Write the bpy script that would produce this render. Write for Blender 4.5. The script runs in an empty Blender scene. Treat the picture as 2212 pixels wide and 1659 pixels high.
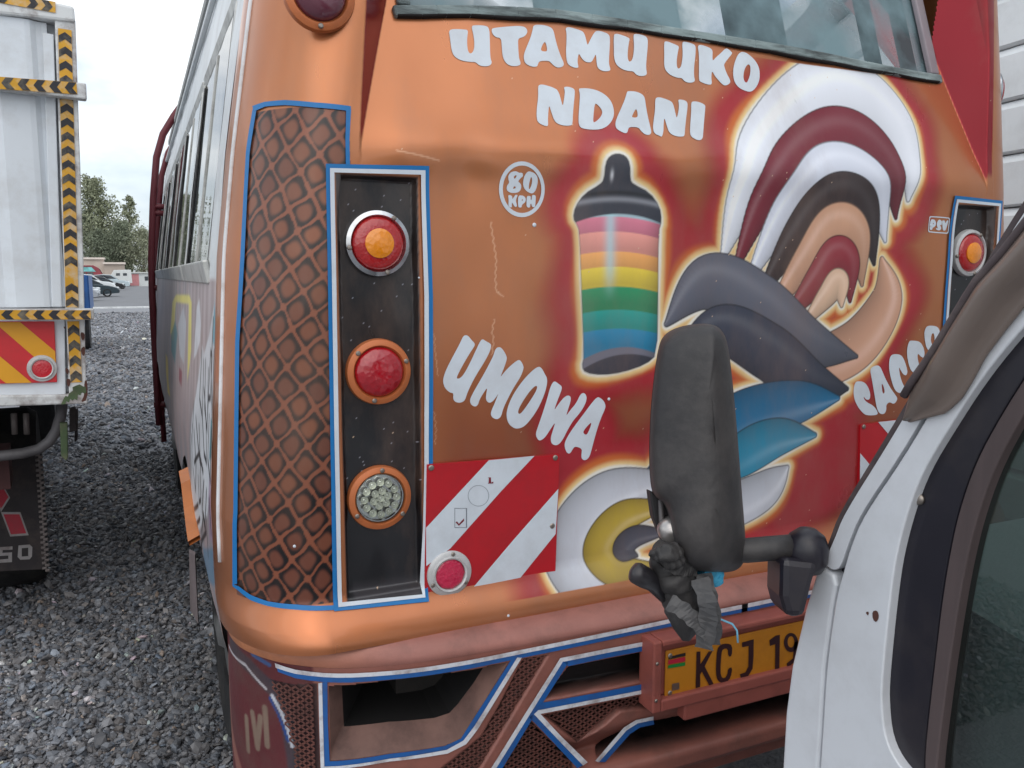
import bpy, bmesh, math, random
import numpy as np
from math import radians, sin, cos, tan, pi, atan2, sqrt, floor
from mathutils import Vector, Matrix
from mathutils.geometry import delaunay_2d_cdt

rng = np.random.default_rng(7)
random.seed(7)
SC = bpy.context.scene
COL = SC.collection

# ------------------------------------------------------------------ camera
F, CX, CY = 1794.0, 1106.0, 829.5            # focal length and centre for a 2212 x 1659 frame
EYE = np.array([0.0, 0.0, 1.6])
YAW, PITCH = radians(24.3), radians(7.45)
RGT = np.array([cos(YAW), -sin(YAW), 0.0])
FWD = np.array([sin(YAW) * cos(PITCH), cos(YAW) * cos(PITCH), -sin(PITCH)])
UPV = np.cross(RGT, FWD)
cam_d = bpy.data.cameras.new('camera')
cam = bpy.data.objects.new('camera', cam_d); COL.objects.link(cam)
cam_d.sensor_width = 36.0; cam_d.lens = F / 2212 * 36.0
cam_d.clip_start = 0.02; cam_d.clip_end = 3000
m = Matrix.Identity(4)
for i in range(3):
    m[i][0], m[i][1], m[i][2], m[i][3] = RGT[i], UPV[i], -FWD[i], EYE[i]
cam.matrix_world = m
SC.camera = cam

# ------------------------------------------------------------------ sky, sun, exposure
SUN_EL, SUN_AZ = 48.0, 205.0                 # azimuth clockwise from +Y: behind the viewer, a little to the left
world = bpy.data.worlds.new('World'); SC.world = world; world.use_nodes = True
nt = world.node_tree; nt.nodes.clear()
def wn(t, **k):
    n = nt.nodes.new(t)
    for a, b in k.items(): setattr(n, a, b)
    return n
sky = wn('ShaderNodeTexSky', sky_type='NISHITA', sun_disc=False)
sky.sun_elevation = radians(SUN_EL); sky.sun_rotation = radians(SUN_AZ)
sky.air_density = 1.0; sky.dust_density = 2.0
bg1 = wn('ShaderNodeBackground'); bg1.inputs[1].default_value = 0.11
bg2 = wn('ShaderNodeBackground'); bg2.inputs[1].default_value = 1.15
tc = wn('ShaderNodeTexCoord')
mp = wn('ShaderNodeMapping'); mp.inputs['Scale'].default_value = (1.0, 1.0, 2.2)
nz = wn('ShaderNodeTexNoise'); nz.inputs['Scale'].default_value = 2.3; nz.inputs['Detail'].default_value = 7; nz.inputs['Roughness'].default_value = .55
rp = wn('ShaderNodeValToRGB'); rp.color_ramp.elements[0].position = .33; rp.color_ramp.elements[1].position = .56
rp.color_ramp.elements[0].color = (.30, .30, .30, 1); rp.color_ramp.elements[1].color = (1, 1, 1, 1)
nz2 = wn('ShaderNodeTexNoise'); nz2.inputs['Scale'].default_value = 4.1; nz2.inputs['Detail'].default_value = 6
rp2 = wn('ShaderNodeValToRGB'); rp2.color_ramp.elements[0].color = (.40, .47, .56, 1); rp2.color_ramp.elements[1].color = (.96, .985, 1, 1)
rp2.color_ramp.elements[0].position = .30; rp2.color_ramp.elements[1].position = .58
mx = wn('ShaderNodeMixShader'); wo = wn('ShaderNodeOutputWorld')
L = nt.links.new
L(tc.outputs['Generated'], mp.inputs[0]); L(mp.outputs[0], nz.inputs['Vector']); L(nz.outputs['Fac'], rp.inputs[0])
L(mp.outputs[0], nz2.inputs['Vector']); L(nz2.outputs['Fac'], rp2.inputs[0]); L(rp2.outputs[0], bg2.inputs[0])
L(sky.outputs[0], bg1.inputs[0]); L(rp.outputs[0], mx.inputs[0]); L(bg1.outputs[0], mx.inputs[1]); L(bg2.outputs[0], mx.inputs[2])
L(mx.outputs[0], wo.inputs[0])
sl = bpy.data.lights.new('sun', 'SUN'); sl.energy = .55; sl.angle = radians(75); sl.color = (1, .96, .9)
so = bpy.data.objects.new('sun', sl); COL.objects.link(so)
so.location = (-3, -6, 9)
sd = Vector((sin(radians(SUN_AZ)) * cos(radians(SUN_EL)), cos(radians(SUN_AZ)) * cos(radians(SUN_EL)), sin(radians(SUN_EL))))
so.rotation_euler = sd.to_track_quat('Z', 'Y').to_euler()
vs = SC.view_settings
vs.view_transform = 'Standard'; vs.look = 'None'; vs.exposure = 0.45; vs.gamma = 1.0; vs.use_curve_mapping = False

# ------------------------------------------------------------------ rays: a measured point of the photo onto a real surface
def ray(px, py): return FWD + RGT * ((px - CX) / F) - UPV * ((py - CY) / F)
def at_y(px, py, Y):
    d = ray(px, py); return EYE + d * (Y / d[1])
def at_x(px, py, X):
    d = ray(px, py); return EYE + d * (X / d[0])
def at_z(px, py, Z):
    d = ray(px, py); return EYE + d * ((Z - EYE[2]) / d[2])
def at_d(px, py, D): return EYE + ray(px, py) * D
def at_plane(px, py, p0, n):
    d = ray(px, py); p0 = np.array(p0); n = np.array(n)
    return EYE + d * (((p0 - EYE) @ n) / (d @ n))

# ------------------------------------------------------------------ mesh helpers
def lin(c):
    c = np.asarray(c, float) / 255.0
    return np.where(c <= .04045, c / 12.92, ((c + .055) / 1.055) ** 2.4)
def tag(o, label=None, cat=None, group=None, kind=None):
    if label: o['label'] = label
    if cat: o['category'] = cat
    if group: o['group'] = group
    if kind: o['kind'] = kind
    return o
def empty(name, loc=(0, 0, 0), label=None, cat=None, group=None):
    o = bpy.data.objects.new(name, None); COL.objects.link(o); o.location = loc
    o.empty_display_size = .1
    return tag(o, label, cat, group)
def link(name, me, parent=None):
    o = bpy.data.objects.new(name, me); COL.objects.link(o)
    if parent is not None:
        o.parent = parent
        if parent.type == 'EMPTY' and parent.parent is None:
            o.matrix_parent_inverse = Matrix.Translation(parent.location).inverted() if parent.rotation_euler[2] == 0 else parent_inv(parent)
    return o
def parent_inv(p):
    return (Matrix.Translation(p.location) @ p.rotation_euler.to_matrix().to_4x4()).inverted()
def mesh(name, verts, faces, mat, parent=None, smooth=False, cols=None):
    me = bpy.data.meshes.new(name)
    me.from_pydata([tuple(map(float, v)) for v in verts], [], [tuple(map(int, f)) for f in faces])
    if mat is not None: me.materials.append(mat)
    if smooth: me.polygons.foreach_set('use_smooth', [True] * len(me.polygons))
    if cols is not None:
        a = me.color_attributes.new('Col', 'FLOAT_COLOR', 'POINT'); a.data.foreach_set('color', np.asarray(cols, np.float32).ravel())
    me.update()
    return link(name, me, parent)
def big_mesh(name, V, Q, mat, parent=None, cols=None, smooth=True):
    """numpy grid mesh: V (n,3), Q (m,k) faces"""
    me = bpy.data.meshes.new(name)
    n, mm, k = len(V), len(Q), Q.shape[1]
    me.vertices.add(n); me.vertices.foreach_set('co', np.asarray(V, np.float32).ravel())
    me.loops.add(mm * k); me.loops.foreach_set('vertex_index', np.asarray(Q, np.int32).ravel())
    me.polygons.add(mm); me.polygons.foreach_set('loop_start', np.arange(0, mm * k, k, dtype=np.int32))
    me.polygons.foreach_set('use_smooth', np.full(mm, smooth, bool))
    me.materials.append(mat)
    if cols is not None:
        a = me.color_attributes.new('Col', 'FLOAT_COLOR', 'POINT')
        c = np.ones((n, 4), np.float32); c[:, :np.shape(cols)[1]] = cols; a.data.foreach_set('color', c.ravel())
    me.update(calc_edges=True); me.validate()
    return link(name, me, parent)
class B:
    """collects faces for one mesh"""
    def __init__(s): s.v = []; s.f = []
    def add(s, vs, fs):
        k = len(s.v); s.v += [tuple(map(float, p)) for p in vs]; s.f += [tuple(k + i for i in f) for f in fs]; return s
    def box(s, c, d, R=None):
        c = np.array(c, float); d = np.array(d, float) / 2
        vs = []
        for x in (-1, 1):
            for y in (-1, 1):
                for z in (-1, 1):
                    p = np.array([x, y, z]) * d
                    if R is not None: p = np.array(R) @ p
                    vs.append(c + p)
        return s.add(vs, [(0, 1, 3, 2), (4, 6, 7, 5), (0, 4, 5, 1), (2, 3, 7, 6), (0, 2, 6, 4), (1, 5, 7, 3)])
    def tube(s, path, r, n=10, cap=True):
        P = [np.array(p, float) for p in path]; rs = r if hasattr(r, '__len__') else [r] * len(P)
        rings = []; prev = None
        for i, p in enumerate(P):
            t = P[min(i + 1, len(P) - 1)] - P[max(i - 1, 0)]; t = t / (np.linalg.norm(t) + 1e-12)
            if prev is None:
                a = np.array([0, 0, 1.]) if abs(t[2]) < .9 else np.array([1., 0, 0])
                u = np.cross(a, t)
            else: u = prev - t * (prev @ t)
            u = u / np.linalg.norm(u); prev = u; w = np.cross(t, u)
            rings.append([p + (u * cos(2 * pi * k / n) + w * sin(2 * pi * k / n)) * rs[i] for k in range(n)])
        vs = [q for r_ in rings for q in r_]; fs = []
        for i in range(len(P) - 1):
            for k in range(n): fs.append((i * n + k, i * n + (k + 1) % n, (i + 1) * n + (k + 1) % n, (i + 1) * n + k))
        if cap: fs += [tuple(reversed(range(n))), tuple(range((len(P) - 1) * n, len(P) * n))]
        return s.add(vs, fs)
    def prism(s, poly, off):
        """poly: 3-D outline, off: extrusion vector"""
        P = [np.array(p, float) for p in poly]; o = np.array(off, float); n = len(P)
        vs = P + [p + o for p in P]
        fs = [tuple(range(n)), tuple(reversed(range(n, 2 * n)))] + [((i + 1) % n, i, i + n, (i + 1) % n + n) for i in range(n)]
        return s.add(vs, fs)
    def lathe(s, c, ax, prof, n=32, cap=True):
        """prof: (radius, height along ax)"""
        c = np.array(c, float); ax = np.array(ax, float); ax /= np.linalg.norm(ax)
        a = np.array([0, 0, 1.]) if abs(ax[2]) < .9 else np.array([1., 0, 0])
        u = np.cross(a, ax); u /= np.linalg.norm(u); w = np.cross(ax, u)
        vs = [c + ax * h + (u * cos(2 * pi * k / n) + w * sin(2 * pi * k / n)) * r for r, h in prof for k in range(n)]
        fs = [(i * n + k, i * n + (k + 1) % n, (i + 1) * n + (k + 1) % n, (i + 1) * n + k) for i in range(len(prof) - 1) for k in range(n)]
        if cap: fs += [tuple(reversed(range(n))), tuple(range((len(prof) - 1) * n, len(prof) * n))]
        return s.add(vs, fs)
    def build(s, name, mat, parent=None, smooth=False, bevel=0, seg=2, auto=None):
        o = mesh(name, s.v, s.f, mat, parent, smooth)
        bm = bmesh.new(); bm.from_mesh(o.data)
        bmesh.ops.recalc_face_normals(bm, faces=bm.faces)
        if auto:
            for e in bm.edges:
                if len(e.link_faces) == 2 and e.calc_face_angle(0) > radians(auto): e.smooth = False
        bm.to_mesh(o.data); bm.free()
        if bevel:
            b = o.modifiers.new('bevel', 'BEVEL'); b.width = bevel; b.segments = seg; b.limit_method = 'ANGLE'; b.angle_limit = radians(35)
            b.harden_normals = False
        return o
def chaikin(P, it=2, closed=True):
    P = [tuple(p) for p in P]
    for _ in range(it):
        Q = []; n = len(P)
        for i in range(n if closed else n - 1):
            a, b = P[i], P[(i + 1) % n]
            Q.append((a[0] * .75 + b[0] * .25, a[1] * .75 + b[1] * .25)); Q.append((a[0] * .25 + b[0] * .75, a[1] * .25 + b[1] * .75))
        if not closed: Q = [P[0]] + Q + [P[-1]]
        P = Q
    return P
def in_poly(P, x, y):
    P = np.asarray(P, float); x = np.asarray(x, float); y = np.asarray(y, float)
    r = np.zeros(x.shape, bool); n = len(P); j = n - 1
    for i in range(n):
        xi, yi = P[i]; xj, yj = P[j]
        c = ((yi > y) != (yj > y))
        with np.errstate(divide='ignore', invalid='ignore'):
            r ^= c & (x < (xj - xi) * (y - yi) / (yj - yi + 1e-30) + xi)
        j = i
    return r
def seg_dist(x, y, ax, ay, bx, by):
    dx, dy = bx - ax, by - ay
    t = np.clip(((x - ax) * dx + (y - ay) * dy) / (dx * dx + dy * dy + 1e-18), 0, 1)
    return np.hypot(x - ax - t * dx, y - ay - t * dy)
def poly_dist(P, x, y, closed=True):
    d = np.full(np.shape(x), 1e9); n = len(P)
    for i in range(n if closed else n - 1):
        a, b = P[i], P[(i + 1) % n]
        d = np.minimum(d, seg_dist(x, y, a[0], a[1], b[0], b[1]))
    return d
def sheet(name, outline, holes, surf, mat, parent, step=.02):
    """flat print cut to an outline in (a, z) and laid on the surface surf(a, z) -> point"""
    dens = lambda lp: [(lp[i][0] + (lp[(i + 1) % len(lp)][0] - lp[i][0]) * t / n_, lp[i][1] + (lp[(i + 1) % len(lp)][1] - lp[i][1]) * t / n_) for i in range(len(lp)) for n_ in [max(1, int(math.dist(lp[i], lp[(i + 1) % len(lp)]) / step + .5))] for t in range(n_)]
    P = dens([tuple(p) for p in outline]); vs = []; es = []; holes = [dens([tuple(q) for q in h]) for h in holes]
    for lp in [P] + [list(h) for h in holes]:
        k = len(vs); vs += lp; es += [(k + i, k + (i + 1) % len(lp)) for i in range(len(lp))]
    A = np.array(P); lo, hi = A.min(0), A.max(0)
    gx, gy = np.meshgrid(np.arange(lo[0] + step / 2, hi[0], step), np.arange(lo[1] + step / 2, hi[1], step))
    gx, gy = gx.ravel(), gy.ravel()
    if len(gx):
        k = in_poly(P, gx, gy)
        for h in holes: k &= ~in_poly(h, gx, gy)
        k &= poly_dist(P, gx, gy) > step * .3
        vs += list(zip(gx[k], gy[k]))
    r = delaunay_2d_cdt([Vector(v) for v in vs], es, [], 0, 1e-6)
    co = np.array([[v[0], v[1]] for v in r[0]]); T = np.array([list(f) for f in r[2]])
    c = co[T].mean(1); k = in_poly(P, c[:, 0], c[:, 1])
    for h in holes: k &= ~in_poly(h, c[:, 0], c[:, 1])
    T = T[k]; e1 = co[T[:, 1]] - co[T[:, 0]]; e2 = co[T[:, 2]] - co[T[:, 0]]; ar = np.abs(e1[:, 0] * e2[:, 1] - e1[:, 1] * e2[:, 0]); lg = np.maximum(np.hypot(*e1.T), np.hypot(*e2.T)); T = T[ar / lg > 2e-5]
    return mesh(name, [surf(a, b) for a, b in co], T, mat, parent, smooth=True)

# ------------------------------------------------------------------ materials
MATS = {}
def mat(name, col, rough=.5, metal=0., var=.12, vscale=8., bump=0., bscale=60., coat=0., spec=.5, dirt=None, dscale=3., damt=.5, attr=False, rvar=.0, trans=0., emit=None, aniso=(1, 1, 1)):
    if name in MATS: return MATS[name]
    M = bpy.data.materials.new(name); M.use_nodes = True; t = M.node_tree; N = t.nodes; K = t.links.new
    b = N['Principled BSDF']
    tcn = N.new('ShaderNodeTexCoord'); mpn = N.new('ShaderNodeMapping'); mpn.inputs['Scale'].default_value = aniso
    K(tcn.outputs['Object'], mpn.inputs[0])
    if attr:
        a = N.new('ShaderNodeAttribute'); a.attribute_name = 'Col'; base = a.outputs['Color']
    else:
        r = N.new('ShaderNodeRGB'); r.outputs[0].default_value = (*lin(col), 1); base = r.outputs[0]
    if var:
        n = N.new('ShaderNodeTexNoise'); n.inputs['Scale'].default_value = vscale; n.inputs['Detail'].default_value = 6; K(mpn.outputs[0], n.inputs['Vector'])
        h = N.new('ShaderNodeMapRange'); h.inputs[1].default_value = .25; h.inputs[2].default_value = .75; h.inputs[3].default_value = 1 - var; h.inputs[4].default_value = 1 + var
        K(n.outputs['Fac'], h.inputs[0])
        q = N.new('ShaderNodeVectorMath'); q.operation = 'SCALE'; K(base, q.inputs[0]); K(h.outputs[0], q.inputs['Scale']); base = q.outputs[0]
    if dirt is not None:
        n = N.new('ShaderNodeTexNoise'); n.inputs['Scale'].default_value = dscale; n.inputs['Detail'].default_value = 9; n.inputs['Roughness'].default_value = .68; K(mpn.outputs[0], n.inputs['Vector'])
        rr = N.new('ShaderNodeValToRGB'); rr.color_ramp.elements[0].position = .47; rr.color_ramp.elements[1].position = .72
        rr.color_ramp.elements[0].color = (0, 0, 0, 1); rr.color_ramp.elements[1].color = (damt,) * 3 + (1,)
        K(n.outputs['Fac'], rr.inputs[0])
        x = N.new('ShaderNodeMix'); x.data_type = 'RGBA'; K(rr.outputs[0], x.inputs[0]); K(base, x.inputs[6]); x.inputs[7].default_value = (*lin(dirt), 1); base = x.outputs[2]
    K(base, b.inputs['Base Color'])
    b.inputs['Roughness'].default_value = rough; b.inputs['Metallic'].default_value = metal
    if attr and metal > .4:                            # the alpha of the paint colour says how much metal flake it has
        mm = N.new('ShaderNodeMath'); mm.operation = 'MULTIPLY'; mm.inputs[1].default_value = metal; K(a.outputs['Alpha'], mm.inputs[0]); K(mm.outputs[0], b.inputs['Metallic'])
    b.inputs['Coat Weight'].default_value = coat; b.inputs['Coat Roughness'].default_value = .08
    b.inputs['Specular IOR Level'].default_value = spec
    b.inputs['Transmission Weight'].default_value = trans
    if rvar:
        n = N.new('ShaderNodeTexNoise'); n.inputs['Scale'].default_value = 5; n.inputs['Detail'].default_value = 8; K(mpn.outputs[0], n.inputs['Vector'])
        h = N.new('ShaderNodeMapRange'); h.inputs[1].default_value = .3; h.inputs[2].default_value = .7; h.inputs[3].default_value = max(.02, rough - rvar); h.inputs[4].default_value = rough + rvar
        K(n.outputs['Fac'], h.inputs[0]); K(h.outputs[0], b.inputs['Roughness'])
    if bump:
        n = N.new('ShaderNodeTexNoise'); n.inputs['Scale'].default_value = bscale; n.inputs['Detail'].default_value = 5; K(mpn.outputs[0], n.inputs['Vector'])
        u = N.new('ShaderNodeBump'); u.inputs['Strength'].default_value = 1; u.inputs['Distance'].default_value = bump; K(n.outputs['Fac'], u.inputs['Height']); K(u.outputs[0], b.inputs['Normal'])
    MATS[name] = M; return M
def glass(name, tint=(200, 215, 215), ior=1.5, dust=.06, dustcol=(150, 155, 150), rough=.01, bump=0.):
    if name in MATS: return MATS[name]
    M = bpy.data.materials.new(name); M.use_nodes = True; t = M.node_tree; N = t.nodes; K = t.links.new; N.clear()
    o = N.new('ShaderNodeOutputMaterial'); tr = N.new('ShaderNodeBsdfTransparent'); tr.inputs[0].default_value = (*lin(tint), 1)
    gl = N.new('ShaderNodeBsdfGlossy'); gl.inputs['Roughness'].default_value = rough; df = N.new('ShaderNodeBsdfDiffuse'); df.inputs[0].default_value = (*lin(dustcol), 1)
    fr = N.new('ShaderNodeFresnel'); fr.inputs[0].default_value = ior
    n = N.new('ShaderNodeTexNoise'); n.inputs['Scale'].default_value = 6; n.inputs['Detail'].default_value = 8
    tcn = N.new('ShaderNodeTexCoord'); K(tcn.outputs['Object'], n.inputs['Vector'])
    h = N.new('ShaderNodeMapRange'); h.inputs[1].default_value = .35; h.inputs[2].default_value = .75; h.inputs[3].default_value = dust * .5; h.inputs[4].default_value = dust * 2.2; K(n.outputs['Fac'], h.inputs[0])
    if bump:
        n2 = N.new('ShaderNodeTexNoise'); n2.inputs['Scale'].default_value = 2.2; K(tcn.outputs['Object'], n2.inputs['Vector'])
        u = N.new('ShaderNodeBump'); u.inputs['Distance'].default_value = bump; K(n2.outputs['Fac'], u.inputs['Height']); K(u.outputs[0], gl.inputs['Normal'])
    a = N.new('ShaderNodeMixShader'); b = N.new('ShaderNodeMixShader')
    K(fr.outputs[0], a.inputs[0]); K(tr.outputs[0], a.inputs[1]); K(gl.outputs[0], a.inputs[2])
    K(h.outputs[0], b.inputs[0]); K(a.outputs[0], b.inputs[1]); K(df.outputs[0], b.inputs[2]); K(b.outputs[0], o.inputs[0])
    MATS[name] = M; return M

# ================================================================== GROUND
g_mat = mat('gravel_bed', (132, 133, 138), .7, var=.35, vscale=38, bump=.02, bscale=55, dirt=(150, 150, 150), dscale=16, damt=.55)
S = 900
ground = mesh('ground', [(-S, -S, 0), (S, -S, 0), (S, S, 0), (-S, S, 0)], [(0, 1, 2, 3)], g_mat); tag(ground, kind='structure')
lot_mat = mat('lot_asphalt', (118, 119, 122), .9, var=.14, vscale=.8, bump=.004, bscale=30)
lot = mesh('parking_lot', [(-70, 45.4, .004), (40, 45.4, .004), (40, 170, .004), (-70, 170, .004)], [(0, 1, 2, 3)], lot_mat); tag(lot, kind='structure')
kerb = B().box((-10, 45.2, .03), (60, .35, .09)).build('kerb', mat('kerb_white', (214, 216, 216), .8, dirt=(120, 120, 120)), bevel=.01); tag(kerb, kind='structure')

def ico():
    t = (1 + 5 ** .5) / 2
    v = np.array([(-1, t, 0), (1, t, 0), (-1, -t, 0), (1, -t, 0), (0, -1, t), (0, 1, t), (0, -1, -t), (0, 1, -t), (t, 0, -1), (t, 0, 1), (-t, 0, -1), (-t, 0, 1)], float)
    v /= np.linalg.norm(v[0])
    f = np.array([(0, 11, 5), (0, 5, 1), (0, 1, 7), (0, 7, 10), (0, 10, 11), (1, 5, 9), (5, 11, 4), (11, 10, 2), (10, 7, 6), (7, 1, 8), (3, 9, 4), (3, 4, 2), (3, 2, 6), (3, 6, 8), (3, 8, 9), (4, 9, 5), (2, 4, 11), (6, 2, 10), (8, 6, 7), (9, 8, 1)])
    return v, f
def stones():
    v, f = ico()
    def zone(x0, x1, y0, y1, dens):
        n = int((x1 - x0) * (y1 - y0) * dens)
        return np.column_stack([rng.uniform(x0, x1, n), rng.uniform(y0, y1, n)])
    P = np.vstack([zone(-2.6, .7, 1.9, 4.6, 5200), zone(-1.4, .6, 4.6, 8, 2600), zone(-1.3, .5, 8, 14, 520), zone(-1.3, .6, 14, 24, 200), zone(-1.6, .8, 24, 40, 60)])
    n = len(P)
    size = np.clip(rng.lognormal(np.log(.0094), .36, n), .005, .024) * (1 + .25 * (P[:, 1] > 4.6) + .5 * (P[:, 1] > 8) + .5 * (P[:, 1] > 14))
    V = np.repeat(v[None], n, 0) * (1 + rng.uniform(-.28, .28, (n, 12, 1)))
    V *= np.stack([rng.uniform(.8, 1.35, n), rng.uniform(.65, 1.0, n), rng.uniform(.45, .8, n)], 1)[:, None, :]
    ax = rng.normal(size=(n, 3)) * [.45, .45, 1]; ang = rng.uniform(0, 6.3, n)
    tilt = rng.normal(0, .35, (n, 2))
    ca, sa = np.cos(ang), np.sin(ang)
    X = V[..., 0] * ca[:, None] - V[..., 1] * sa[:, None]; Y = V[..., 0] * sa[:, None] + V[..., 1] * ca[:, None]; Z = V[..., 2]
    Z2 = Z + X * tilt[:, :1] + Y * tilt[:, 1:]
    V = np.stack([X, Y, Z2], -1) * size[:, None, None]
    V[..., 0] += P[:, 0, None]; V[..., 1] += P[:, 1, None]; V[..., 2] += (size * rng.uniform(.05, .75, n))[:, None] + rng.uniform(0, .008, n)[:, None]
    g = rng.normal(110, 17, n); tint = rng.normal(-1, 3, n)
    C = np.stack([g + tint, g, g - tint + 3], 1)
    k = rng.random(n) < .022; C[k] = rng.uniform(150, 200, (k.sum(), 1)) + rng.normal(0, 6, (k.sum(), 3))
    k = rng.random(n) < .012; C[k] = np.array([150, 134, 122]) + rng.normal(0, 14, (k.sum(), 1))
    pt_ = np.sin(P[:, 0] * 2.1 + 1.3 * np.sin(P[:, 1] * .9)) * np.sin(P[:, 1] * 1.5 + .8 * np.sin(P[:, 0] * 1.7)) + .5 * np.sin(P[:, 0] * 5.3 + P[:, 1] * 3.1)
    C = C * (1 + .13 * pt_)[:, None]                                   # dusty and bare patches
    C = lin(np.clip(C, 20, 230))
    Q = (f[None] + (np.arange(n) * 12)[:, None, None]).reshape(-1, 3)
    o = big_mesh('gravel', V.reshape(-1, 3), Q, mat('gravel_stone', (0, 0, 0), .5, var=.15, vscale=90, attr=True), cols=np.repeat(C, 12, 0), smooth=False)
    tag(o, 'loose grey crushed stone gravel between the truck and the bus', 'gravel', kind='stuff')
stones()

# ================================================================== BUS (rear face towards the viewer, front towards +Y)
XC, Y0 = 1.2835, 1.6
RX, RY = .19, .28
_sz = [.5, .6, .7, .8, .9, 1.1, 1.3, 1.64, 1.85, 2.13, 2.5, 2.66, 2.8]; _sx = [.21, .185, .16, .138, .126, .127, .14, .162, .188, .232, .298, .35, .46]
def side_x(z): return np.interp(z, _sz, _sx)
WX0, WX1 = .512, 2.055            # rear window opening
def WZ(x): return np.interp(x, [.5, .6, .69, .78, .89, 1.11, 1.36, 1.675, 2.05], [2.112, 2.126, 2.136, 2.144, 2.152, 2.153, 2.150, 2.139, 2.126])
def sstep(a, b, x):
    t = np.clip((x - a) / (b - a), 0, 1); return t * t * (3 - 2 * t)
def lean(z): return .32 * np.log1p(np.exp((np.asarray(z, float) - 1.845) / .012)) * .012
def wob(x, z):
    return .0016 * np.sin(5.1 * x + 2.2 * z + .4) * np.sin(4.3 * z - 1.7 * x) + .0008 * np.sin(13 * x + 7 * z) * np.sin(11 * z - 5 * x + 1) + .0004 * np.sin(31 * x) * np.sin(27 * z + 2)
_dn = np.random.default_rng(21); DENTS = [(_dn.uniform(.6, 2.1), _dn.uniform(.95, 2.08), _dn.uniform(.03, .10), _dn.uniform(.0008, .0036)) for _ in range(26)] + [(1.02, .955, .05, .004), (.62, 1.80, .05, .005), (.27, 2.0, .05, .003)]
def dents(x, z):
    r = 0
    for cx, cz, s_, a in DENTS: r = r + a * np.exp(-(((x - cx) / s_) ** 2 + ((z - cz) / (s_ * 1.3)) ** 2))
    return r
def xcol(z): return .405 + .075 * np.clip(np.asarray(z, float) - 1.85, 0, 1)
BOX = (.358, .518, .952, 1.790)               # left recess for the lamps; the right one is its mirror image
def rect_in(x, z, b, r): return np.clip(np.minimum(np.minimum(x - b[0], b[1] - x), np.minimum(z - b[2], b[3] - z)) / r, 0, 1)
def rear_y(x, z):
    """depth of the rear skin for XL+RX <= x <= XR-RX"""
    x = np.asarray(x, float); z = np.asarray(z, float)
    xm = np.where(x > XC, 2 * XC - x, x)
    d = lean(z)
    y = Y0 + np.clip((xm - xcol(z)) * 1.55, 0, d) + wob(x, z)
    y = y - .010 * np.exp(-((z - 1.855) / .055) ** 2) * sstep(.36, .5, xm)
    y = y + .02 * rect_in(xm, z, BOX, .007)
    y = y - .042 * sstep(.965, .868, z) + dents(x, z)
    return y
def rear_pt(off):
    return lambda a, z: (a, float(rear_y(a, z)) - off, z)
def at_rear(px, py):
    d = ray(px, py); y = Y0
    for _ in range(30):
        p = EYE + d * (y / d[1]); y = float(rear_y(p[0], p[2]))
    return float(p[0]), float(p[2])
def AR(pts): return [at_rear(*p) for p in pts]

bus = empty('bus', (XC, 4.9, 0), 'copper orange painted minibus with white slogan lettering and chain link corner, rear towards viewer', 'bus')

# ---- painted rear skin: colours of the paint job are stored per vertex
NZ = 760; NXF = 800; NC = 130
zs = np.linspace(.862, 2.66, NZ)
al = np.linspace(0, pi / 2, NC, endpoint=False)
def contour(z):
    xs = side_x(z); xr = 2 * XC - xs
    xa = xs + RX * (1 - np.cos(al)); ya = Y0 + RY * (1 - np.sin(al))
    xf = np.linspace(xs + RX, xr - RX, NXF); yf = rear_y(xf, np.full(NXF, z))
    fl = .042 * sstep(.965, .868, z)
    x = np.concatenate([xa, xf, (xr - RX * (1 - np.cos(al)))[::-1]]); 
    y = np.concatenate([ya - fl + wob(xa, z), yf, (ya - fl)[::-1]])
    s = np.concatenate([[0], np.cumsum(np.hypot(np.diff(x), np.diff(np.concatenate([ya, np.full(NXF, Y0), ya[::-1]]))))])
    return x, y, s
cx_, cy_, cs_ = zip(*[contour(z) for z in zs])
GX = np.array(cx_); GY = np.array(cy_); GS = np.array(cs_); GZ = np.repeat(zs[:, None], GX.shape[1], 1)
NX = GX.shape[1]

def mixc(C, col, a):
    a = np.clip(a, 0, 1)[..., None]; return C * (1 - a) + lin(col) * a
copper = (191, 122, 80)
C = np.zeros(GX.shape + (3,)) + lin(copper)
nzv = np.sin(3.1 * GX + 1) * np.sin(2.3 * GZ) * .5 + .5
C = mixc(C, (186, 108, 70), .35 * nzv)
C = mixc(C, (150, 72, 54), .75 * sstep(1.55, 1.08, GZ) * sstep(.5, .62, GX) * sstep(.90, 1.0, GZ))          # redder, darker brown towards the skirt
XM = np.where(GX > XC, 2 * XC - GX, GX)
# red side walls of the recessed upper panel
dl = lean(GZ); w = (XM - xcol(GZ)) * 1.55
C = mixc(C, (150, 28, 40), sstep(-.002, .002, w) * sstep(.002, -.002, w - dl) * sstep(1.855, 1.875, GZ))
C = mixc(C, (150, 28, 40), (GX > XC) * sstep(-.033, -.029, w) * sstep(.002, -.002, w - dl) * sstep(1.862, 1.885, GZ))

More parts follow.
